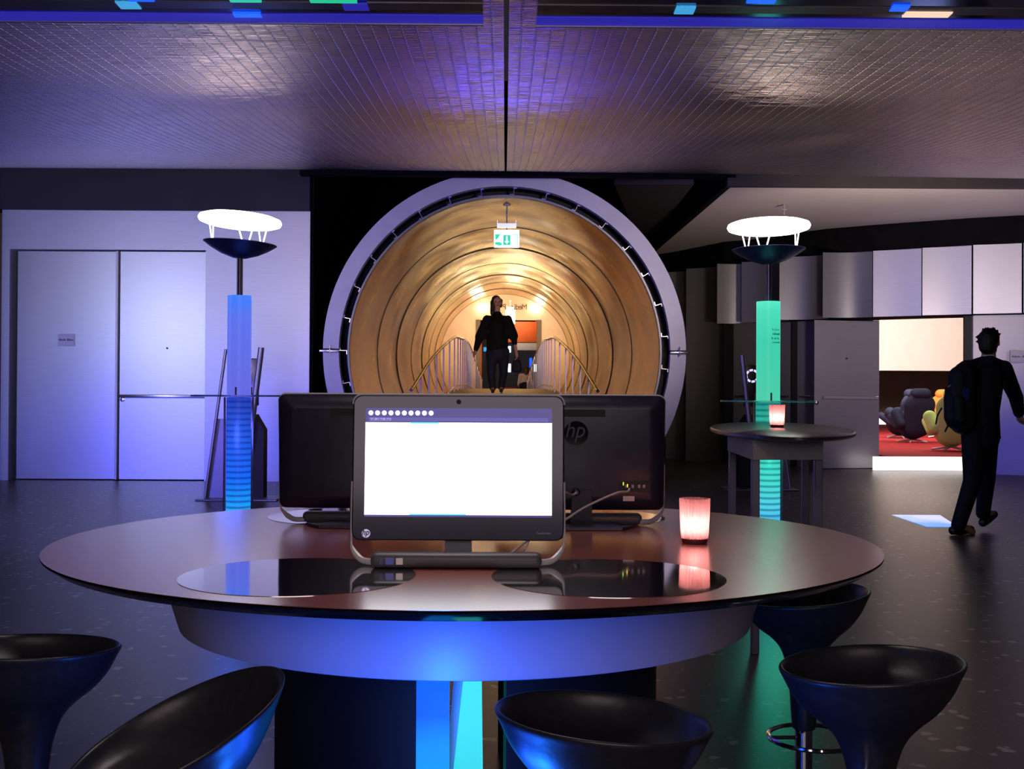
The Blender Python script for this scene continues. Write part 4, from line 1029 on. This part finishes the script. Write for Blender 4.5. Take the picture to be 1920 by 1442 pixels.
# ------------------------------------------------------------------ lounge chairs
def armchair(label, loc, rz, m_):
    t = thing('swivel_armchair', label, 'armchair', loc, rz, 'winged swivel armchairs in the lounge')
    # seen from behind at rz=0 : back towards -Y
    blob('backrest', [((0, -.22, .32), .22, (0, -.30, .78), .26, SQ(1.35, .38)), ((0, -.30, .70), .2, (0, -.33, .86), .19, SQ(1.5, .35))], m_, t, .02, 4)
    blob('headrest', [((-.11, -.33, 1.02), .115, (.11, -.33, 1.02), .115, SQ(1, .5) if False else Matrix.Identity(4))], m_, t, .02, 6)
    blob('seat', [((0, .0, .36), .30, (0, .0, .42), .30)], m_, t, .025, 4)
    for s in (-1, 1):
        blob('armrest', [((s*.33, -.18, .40), .10, (s*.37, -.02, .60), .12), ((s*.35, -.05, .35), .09, (s*.37, .22, .52), .08)], m_, t, .02, 5)
    bm = BM(); tube(bm, [(0, 0, .05), (0, 0, .2)], .03, 12)
    for k in range(5):
        a = R(90+72*k); tube(bm, [(0, 0, .07), (.32*math.cos(a), .32*math.sin(a), .02)], .018, 8)
    part('star_base', bm, silver, t); return t
def lp(px, Y): return (ax(px, Y), Y, LZ)
armchair('dark blue winged swivel armchair, nearest of the two blue ones', lp(1713, 23.4), R(8), bluf)
armchair('dark blue winged swivel armchair behind the other blue one', lp(1688, 25.8), R(35), bluf)
armchair('yellow winged swivel armchair beside the walking man', lp(1785, 20.0), R(-6), yel)
armchair('yellow winged swivel armchair half hidden behind the front yellow one', lp(1802, 23.0), R(-20), yel)
armchair('orange winged swivel armchair between the blue and yellow ones', lp(1770, 26.0), R(150), orf)

# ------------------------------------------------------------------ people
def hand(palm, fdir, side, r=.011, curl=.5, down=Vector((0, 0, -1))):
    """palm + four fingers + thumb as capsules (world-size)"""
    palm = Vector(palm); fdir = Vector(fdir).normalized(); side = Vector(side).normalized(); nrm = fdir.cross(side).normalized()
    C = [(palm, .028, palm+fdir*.055, .030, SQ(1, 1))]
    for k in range(4):
        b0 = palm+fdir*.065+side*(k-1.5)*.019; ln = (.042, .050, .047, .036)[k]
        m1 = b0+(fdir+nrm*curl*.4).normalized()*ln; m2 = m1+(fdir+nrm*curl*1.6).normalized()*ln*.7
        C += [(b0, r*.9, m1, r*.8), (m1, r*.8, m2, r*.62)]
    th = palm+fdir*.015-side*.03; C += [(th, .013, th-side*.025+fdir*.03, .011), (th-side*.025+fdir*.03, .011, th-side*.028+fdir*.06+nrm*.01, .009)]
    return C
# --- man walking away to the right
MY = 9.65
mx0 = ax(1838, MY)
man = thing('person', 'man in a dark suit with a black backpack walking away at the right', 'person', (mx0, MY, 0))
def mp_(px, py, dy=0):
    p = at(px, py, MY+dy); return Vector((p.x-mx0, dy, p.z))
neck = mp_(1855, 673); chest = mp_(1852, 712); waist = mp_(1846, 765); hip = mp_(1842, 808)
shL = mp_(1815, 692, .02); shR = mp_(1884, 692, .0)
elR = mp_(1908, 745, .05); wrR = mp_(1914, 778, .14)
elL = mp_(1818, 755, -.12); wrL = mp_(1828, 800, .06)
h1 = mp_(1830, 812, -.06); k1 = mp_(1826, 902, -.05); a1 = mp_(1800, 985, -.02); f1a = mp_(1790, 995, -.03); f1b = mp_(1826, 997, .06)
h2 = mp_(1852, 812, .07); k2 = mp_(1853, 896, .22); a2 = mp_(1846, 962, .30); f2a = Vector((mp_(1846, 972, .30).x, .30, .075)); f2b = Vector((f2a.x+.15, .42, .135))
head = mp_(1857, 642)
face_c = head+Vector((.028, .03, -.02))
caps = [(mp_(1856, 668), .058, head+Vector((0, 0, -.03)), .062), (head+Vector((0, 0, .012)), .082, head+Vector((.012, .015, .03)), .080), (head+Vector((.02, .03, -.03)), .068, head+Vector((.04, .045, -.06)), .046),
        (head+Vector((.086, .060, -.018)), .012, head+Vector((.098, .075, -.035)), .013),      # nose
        (head+Vector((.06, -.045, -.02)), .014, head+Vector((.055, -.05, .005)), .017),       # ear
        (chest, .15, waist, .135, SQ(1, .75)), (waist, .13, hip, .15, SQ(1, .8)), (neck, .06, chest, .15), (shL, .06, shR, .06),
        (shR, .055, elR, .042), (elR, .042, wrR, .028), (shL, .055, elL, .042), (elL, .042, wrL, .028),
        (h1, .085, k1, .058), (k1, .058, a1, .040), (h2, .085, k2, .058), (k2, .058, a2, .040), (a1, .04, f1b, .03), (a2, .04, f2b, .03)]
caps += hand(wrR, wrR-elR+Vector((.02, .03, 0)), (0, 1, 0))+hand(wrL, wrL-elL, (0, 1, 0))
blob('body', caps, skin, man, .0085, 2)
# eyes / mouth of the turned face
bm = BM()
for d_ in ((.088, .030, .006), (.062, .092, .006)):
    bmesh.ops.create_icosphere(bm, subdivisions=2, radius=.011, matrix=Matrix.Translation(head+Vector(d_)))
part('eyes', bm, black, man)
blob('mouth', [(head+Vector((.082, .058, -.062)), .008, head+Vector((.066, .085, -.062)), .008)], noisy(mat('lips', (.35, .12, .10), .5), 9, .05), man, .005, 1)
jk = [(neck+Vector((0, 0, -.03)), .085, chest, .165, SQ(1, .85)), (chest, .165, waist, .155, SQ(1, .85)), (waist, .155, hip+Vector((.0, 0, -.04)), .185, SQ(1, .82)),
      (shL, .080, shR, .078), (neck+Vector((0, 0, -.035)), .072, shL, .068), (neck+Vector((0, 0, -.035)), .072, shR, .068),
      (shR, .078, elR, .060), (elR, .062, wrR+(elR-wrR)*.12, .046), (shL, .076, elL, .060), (elL, .060, wrL+(elL-wrL)*.12, .046)]
blob('jacket', jk, suit, man, .011, 3)
# trailing corner of the open jacket
bm = BM(); prism(bm, [waist+Vector((.10, .02, 0)), hip+Vector((.13, .02, .05)), mp_(1879, 822, .02), mp_(1858, 823, -.10), mp_(1846, 815, -.13), waist+Vector((.02, -.12, 0))], (.012, .01, 0)); part('jacket_hem', bm, suit, man)
tr_ = [(h1+Vector((0, 0, .02)), .112, k1, .076, SQ(1, 1)), (k1, .076, a1+Vector((0, 0, .00)), .062), (h2+Vector((0, 0, .02)), .108, k2, .074), (k2, .074, a2, .062), (hip, .14, hip+Vector((0, 0, -.05)), .13)]
blob('trousers', tr_, suit, man, .011, 3)
col_ = BM(); lathe(col_, [(.062, -.02), (.060, .022), (.056, .024), (.056, -.02)], 32, c=mp_(1856, 671)); part('shirt_collar', col_, shirt, man)
bm = BM(); tube(bm, [wrR+(elR-wrR)*.10, wrR+(elR-wrR)*.02], .036, 16); part('shirt_cuff', bm, shirt, man)
def shoe_(a, b2, nm='shoe'):
    a, b2 = Vector(a), Vector(b2); return blob(nm, [(a, .040, a.lerp(b2, .5), .042), (a.lerp(b2, .45), .042, b2, .036)], shoe, man, .008, 2)
shoe_((f1a.x, f1a.y, .042), (f1a.x+.19, f1a.y+.10, .040)); shoe_(f2a, f2b)
# tousled hair
rnd = random.Random(3); hc = [(head+Vector((-.016, -.020, .028)), .087, head+Vector((.006, .0, .048)), .080), (head+Vector((-.026, -.034, -.035)), .074, head+Vector((-.016, -.016, .03)), .084)]
for k in range(70):
    a = rnd.uniform(0, 2*PI); e = rnd.uniform(-.5, 1.4)
    d_ = Vector((math.cos(a)*math.cos(e), math.sin(a)*math.cos(e), math.sin(e)))
    if d_.x > .25 and d_.z < .4: continue
    p0 = head+Vector((-.004, -.006, .026))+d_*.082; p1 = p0+(d_+Vector((rnd.uniform(-.7, .7), rnd.uniform(-.7, .7), rnd.uniform(-.2, .5)))).normalized()*.026
    hc.append((p0, .015, p1, .006))
blob('hair', hc, hairm, man, .006, 1)
# backpack worn on his back (to the left)
bpx = thing('backpack', 'black backpack with hanging straps worn by the walking man', 'backpack', (ax(1803, MY), MY-.05, .82))
def bp(px, py, dy=0):
    p = at(px, py, MY+dy); return p-Vector(bpx.location)
blob('main_compartment', [(bp(1812, 700, -.10), .10, bp(1808, 790, -.10), .115, SQ(1, 1)), (bp(1800, 705, -.12), .085, bp(1797, 785, -.12), .10), (bp(1785, 730, -.10), .05, bp(1787, 785, -.10), .06)], pack, bpx, .012, 3)
blob('front_pocket', [(bp(1783, 745, -.13), .05, bp(1786, 783, -.13), .06), (bp(1800, 750, -.21), .05, bp(1802, 785, -.21), .055)], pack, bpx, .011, 3)
bm = BM(); tube(bm, bez([bp(1830, 690, -.12), bp(1822, 684, -.14), bp(1812, 688, -.14)], 6), .008, 8); part('carry_handle', bm, pack, bpx)
bm = BM(); rbox(bm, (0, 0, 0), (.055, .006, .11), .003, 1); q = bp(1808, 752, -.225); bm.transform(Matrix.Translation(q)); part('blue_patch', bm, noisy(mat('blue_mesh', (.01, .012, .16), .6), 30, .2), bpx, label='dark blue mesh patch')
bm = BM(); rbox(bm, (-.018, 0, 0), (.018, .004, .006), .001, 1); bm.transform(Matrix.Translation(bp(1783, 724, -.185)) @ Matrix.Rotation(R(-35), 4, 'Y')); part('zip_pull', bm, silver, bpx)
for (p0, p1, p2) in (((1768, 765), (1760, 780), (1757, 796)), ((1785, 788), (1779, 800), (1774, 810))):
    bm = BM(); tube(bm, bez([bp(*p0, -.12), bp(*p1, -.14), bp(*p2, -.15)], 6), .007, 8); part('hanging_strap', bm, pack, bpx)
bm = BM(); tube(bm, bez([bp(1826, 685, -.05), bp(1838, 676, .0), bp(1850, 690, .16), bp(1845, 740, .17)], 8), .02, 8); part('shoulder_strap', bm, pack, bpx)

# --- woman walking on the bridge
WYY = 19.5; wx0 = ax(932, WYY)
wom = thing('person', 'woman in a loose black top and dark jeans walking through the golden tunnel', 'person', (wx0, WYY, 1.2))
def wp(px, py, dy=0):
    p = at(px, py, WYY+dy); return Vector((p.x-wx0, dy, p.z-1.2))
hd_ = wp(931, 567)
ne = wp(932, 588); ch = wp(931, 612); wa = wp(932, 636); hp_ = wp(933, 655)
sL, sR = wp(912, 598), wp(952, 598)
eL, wL = wp(899, 632, .02), wp(891, 658, -.05); eR, wR = wp(962, 630, .03), wp(968, 662, -.05)
hL_, kL_, aL_ = wp(922, 660), wp(921, 702, -.08), wp(924, 745, -.05)
hR_, kR_, aR_ = wp(944, 660), wp(944, 700, .05), wp(940, 738, .12)
aL_.z = .09; aR_.z = .10
caps = [(ne, .05, hd_+Vector((0, 0, -.05)), .055), (hd_+Vector((0, 0, .0)), .082, hd_+Vector((0, -.015, .025)), .082), (hd_+Vector((.01, -.03, -.04)), .062, hd_+Vector((.015, -.04, -.075)), .040),
        (hd_+Vector((.02, -.095, -.005)), .010, hd_+Vector((.022, -.108, -.03)), .012), (hd_+Vector((.085, -.01, -.01)), .014, hd_+Vector((.085, -.01, -.03)), .012),
        (ne, .06, ch, .13), (ch, .14, wa, .12, SQ(1, .8)), (wa, .11, hp_, .125, SQ(1, .8)), (sL, .055, sR, .055),
        (sL, .05, eL, .038), (eL, .038, wL, .026), (sR, .05, eR, .038), (eR, .038, wR, .026),
        (hL_, .09, kL_, .06), (kL_, .06, aL_, .038), (hR_, .09, kR_, .06), (kR_, .06, aR_, .038), (aL_, .036, aL_+Vector((0, -.14, -.05)), .028), (aR_, .036, aR_+Vector((0, -.14, -.05)), .028)]
caps += hand(wL, wL-eL, (0, 1, 0))+hand(wR, wR-eR, (0, -1, 0), curl=1.4)
blob('body', caps, skin, wom, .0095, 2)
bm = BM()
for d_ in ((-.018, -.088, .008), (.050, -.082, .008)): bmesh.ops.create_icosphere(bm, subdivisions=2, radius=.012, matrix=Matrix.Translation(hd_+Vector(d_)))
part('eyes', bm, black, wom)
blob('mouth', [(hd_+Vector((-.002, -.088, -.062)), .009, hd_+Vector((.036, -.088, -.062)), .009)], MATS['lips'], wom, .006, 1)
top = [(ne+Vector((0, 0, -.06)), .11, ch, .18, SQ(1, .8)), (ch, .19, wa, .20, SQ(1, .75)), (wa, .19, wa+Vector((0, 0, -.11)), .19, SQ(1, .9)), (sL, .062, sR, .062), (sL, .068, eL, .085), (ch, .12, eL, .07), (ch, .12, eR, .07), (sR, .068, eR, .085), (eL, .075, wL+(eL-wL)*.12, .045), (eR, .070, eR.lerp(wR, .45), .045)]
blob('loose_top', top, blk_top, wom, .012, 4)
blob('jeans', [(hp_+Vector((0, 0, .08)), .165, hp_+Vector((0, 0, -.06)), .175, SQ(1, .9)), (hp_+Vector((0, 0, -.06)), .13, hp_+Vector((0, 0, -.12)), .12), (hL_, .105, kL_, .072), (kL_, .072, aL_, .055), (hR_, .105, kR_, .072), (kR_, .072, aR_, .055)], jeans, wom, .011, 3)
for a in (aL_, aR_): blob('shoe', [(a+Vector((0, .01, -.045)), .035, a+Vector((0, -.14, -.052)), .034)], shoe, wom, .009, 2)
blob('hair', [(hd_+Vector((-.012, .02, .02)), .092, hd_+Vector((-.015, .0, .045)), .082), (hd_+Vector((-.06, .01, .0)), .058, hd_+Vector((-.075, .0, -.19)), .042), (hd_+Vector((-.02, .05, .0)), .07, hd_+Vector((-.03, .06, -.20)), .06), (hd_+Vector((-.055, -.035, .03)), .042, hd_+Vector((-.070, -.035, -.12)), .032), (hd_+Vector((.06, .03, .03)), .042, hd_+Vector((.065, .03, -.06)), .03)], hairm, wom, .008, 2)
hb = thing('handbag', 'black handbag carried by the woman in the tunnel', 'bag', tuple(wp(969, 700, -.06)+Vector((wx0, WYY, 1.2))))
blob('bag_body', [((-.045, 0, .06), .045, (.045, 0, .06), .045), ((-.04, 0, .20), .035, (.035, 0, .20), .035), ((-.045, 0, .06), .045, (-.04, 0, .20), .035), ((.045, 0, .06), .045, (.035, 0, .20), .035), ((0, 0, .06), .05, (0, 0, .2), .045)], pack, hb, .01, 3)
bm = BM(); tube(bm, bez([(-.04, 0, .22), (-.025, 0, .31), (.0, 0, .335), (.025, 0, .31), (.04, 0, .22)], 6), .007, 8); part('handle', bm, pack, hb)

# --- seated visitor beyond the tunnel
PYY = 42.0; sx0 = ax(985, PYY)
sit = thing('person', 'seated person in a beige top seen from behind beyond the tunnel', 'person', (sx0, PYY, .95))
h0 = .95
def sp_(px, py, dy=0):
    p = at(px, py, PYY+dy); return Vector((p.x-sx0, dy, p.z-.95))
H_ = sp_(986, 695); C_ = sp_(984, 708); W_ = sp_(984, 722)
blob('body', [(H_, .085, H_+Vector((0, 0, .02)), .085), (H_, .05, C_, .12), (C_, .15, W_, .13, SQ(1, .7)), (sp_(976, 704), .06, sp_(992, 704), .06), (sp_(975, 705), .05, sp_(972, 722), .035), (sp_(993, 705), .05, sp_(999, 724), .035), (W_, .15, Vector((0, 0, .5)), .17), ((-.1, -.02, .5), .09, (-.1, .4, .48), .07), ((.1, -.02, .5), .09, (.1, .4, .48), .07), ((-.1, .4, .48), .06, (-.1, .4, .08), .05), ((.1, .4, .48), .06, (.1, .4, .08), .05)]
     + hand(sp_(972, 722), (0, .3, -1), (0, 1, 0)) + hand(sp_(999, 724), (0, .3, -1), (0, 1, 0)), skin, sit, .016, 2)
blob('beige_top', [(C_, .17, W_+Vector((0, 0, .06)), .15, SQ(1, .75)), (sp_(976, 704), .075, sp_(992, 704), .075), (sp_(975, 705), .065, sp_(972, 720), .05), (sp_(993, 705), .065, sp_(999, 722), .05)], beige, sit, .016, 3)
blob('dark_skirt', [(W_, .165, Vector((0, 0, .48)), .19), ((-.1, 0, .5), .11, (-.1, .38, .5), .09), ((.1, 0, .5), .11, (.1, .38, .5), .09)], suit, sit, .018, 3)
blob('hair', [(H_+Vector((0, -.01, .02)), .105, H_+Vector((.0, -.04, -.12)), .075)], hairb, sit, .014, 2)
bm = BM(); lathe(bm, [(.2, 0), (.2, .02), (.03, .05), (.03, .28), (.2, .30), (.2, .34), (.0005, .345)], 28, c=(sx0, PYY, .945)); tag(part('ottoman', bm, bluf), 'dark round ottoman under the seated person beyond the tunnel', 'ottoman')
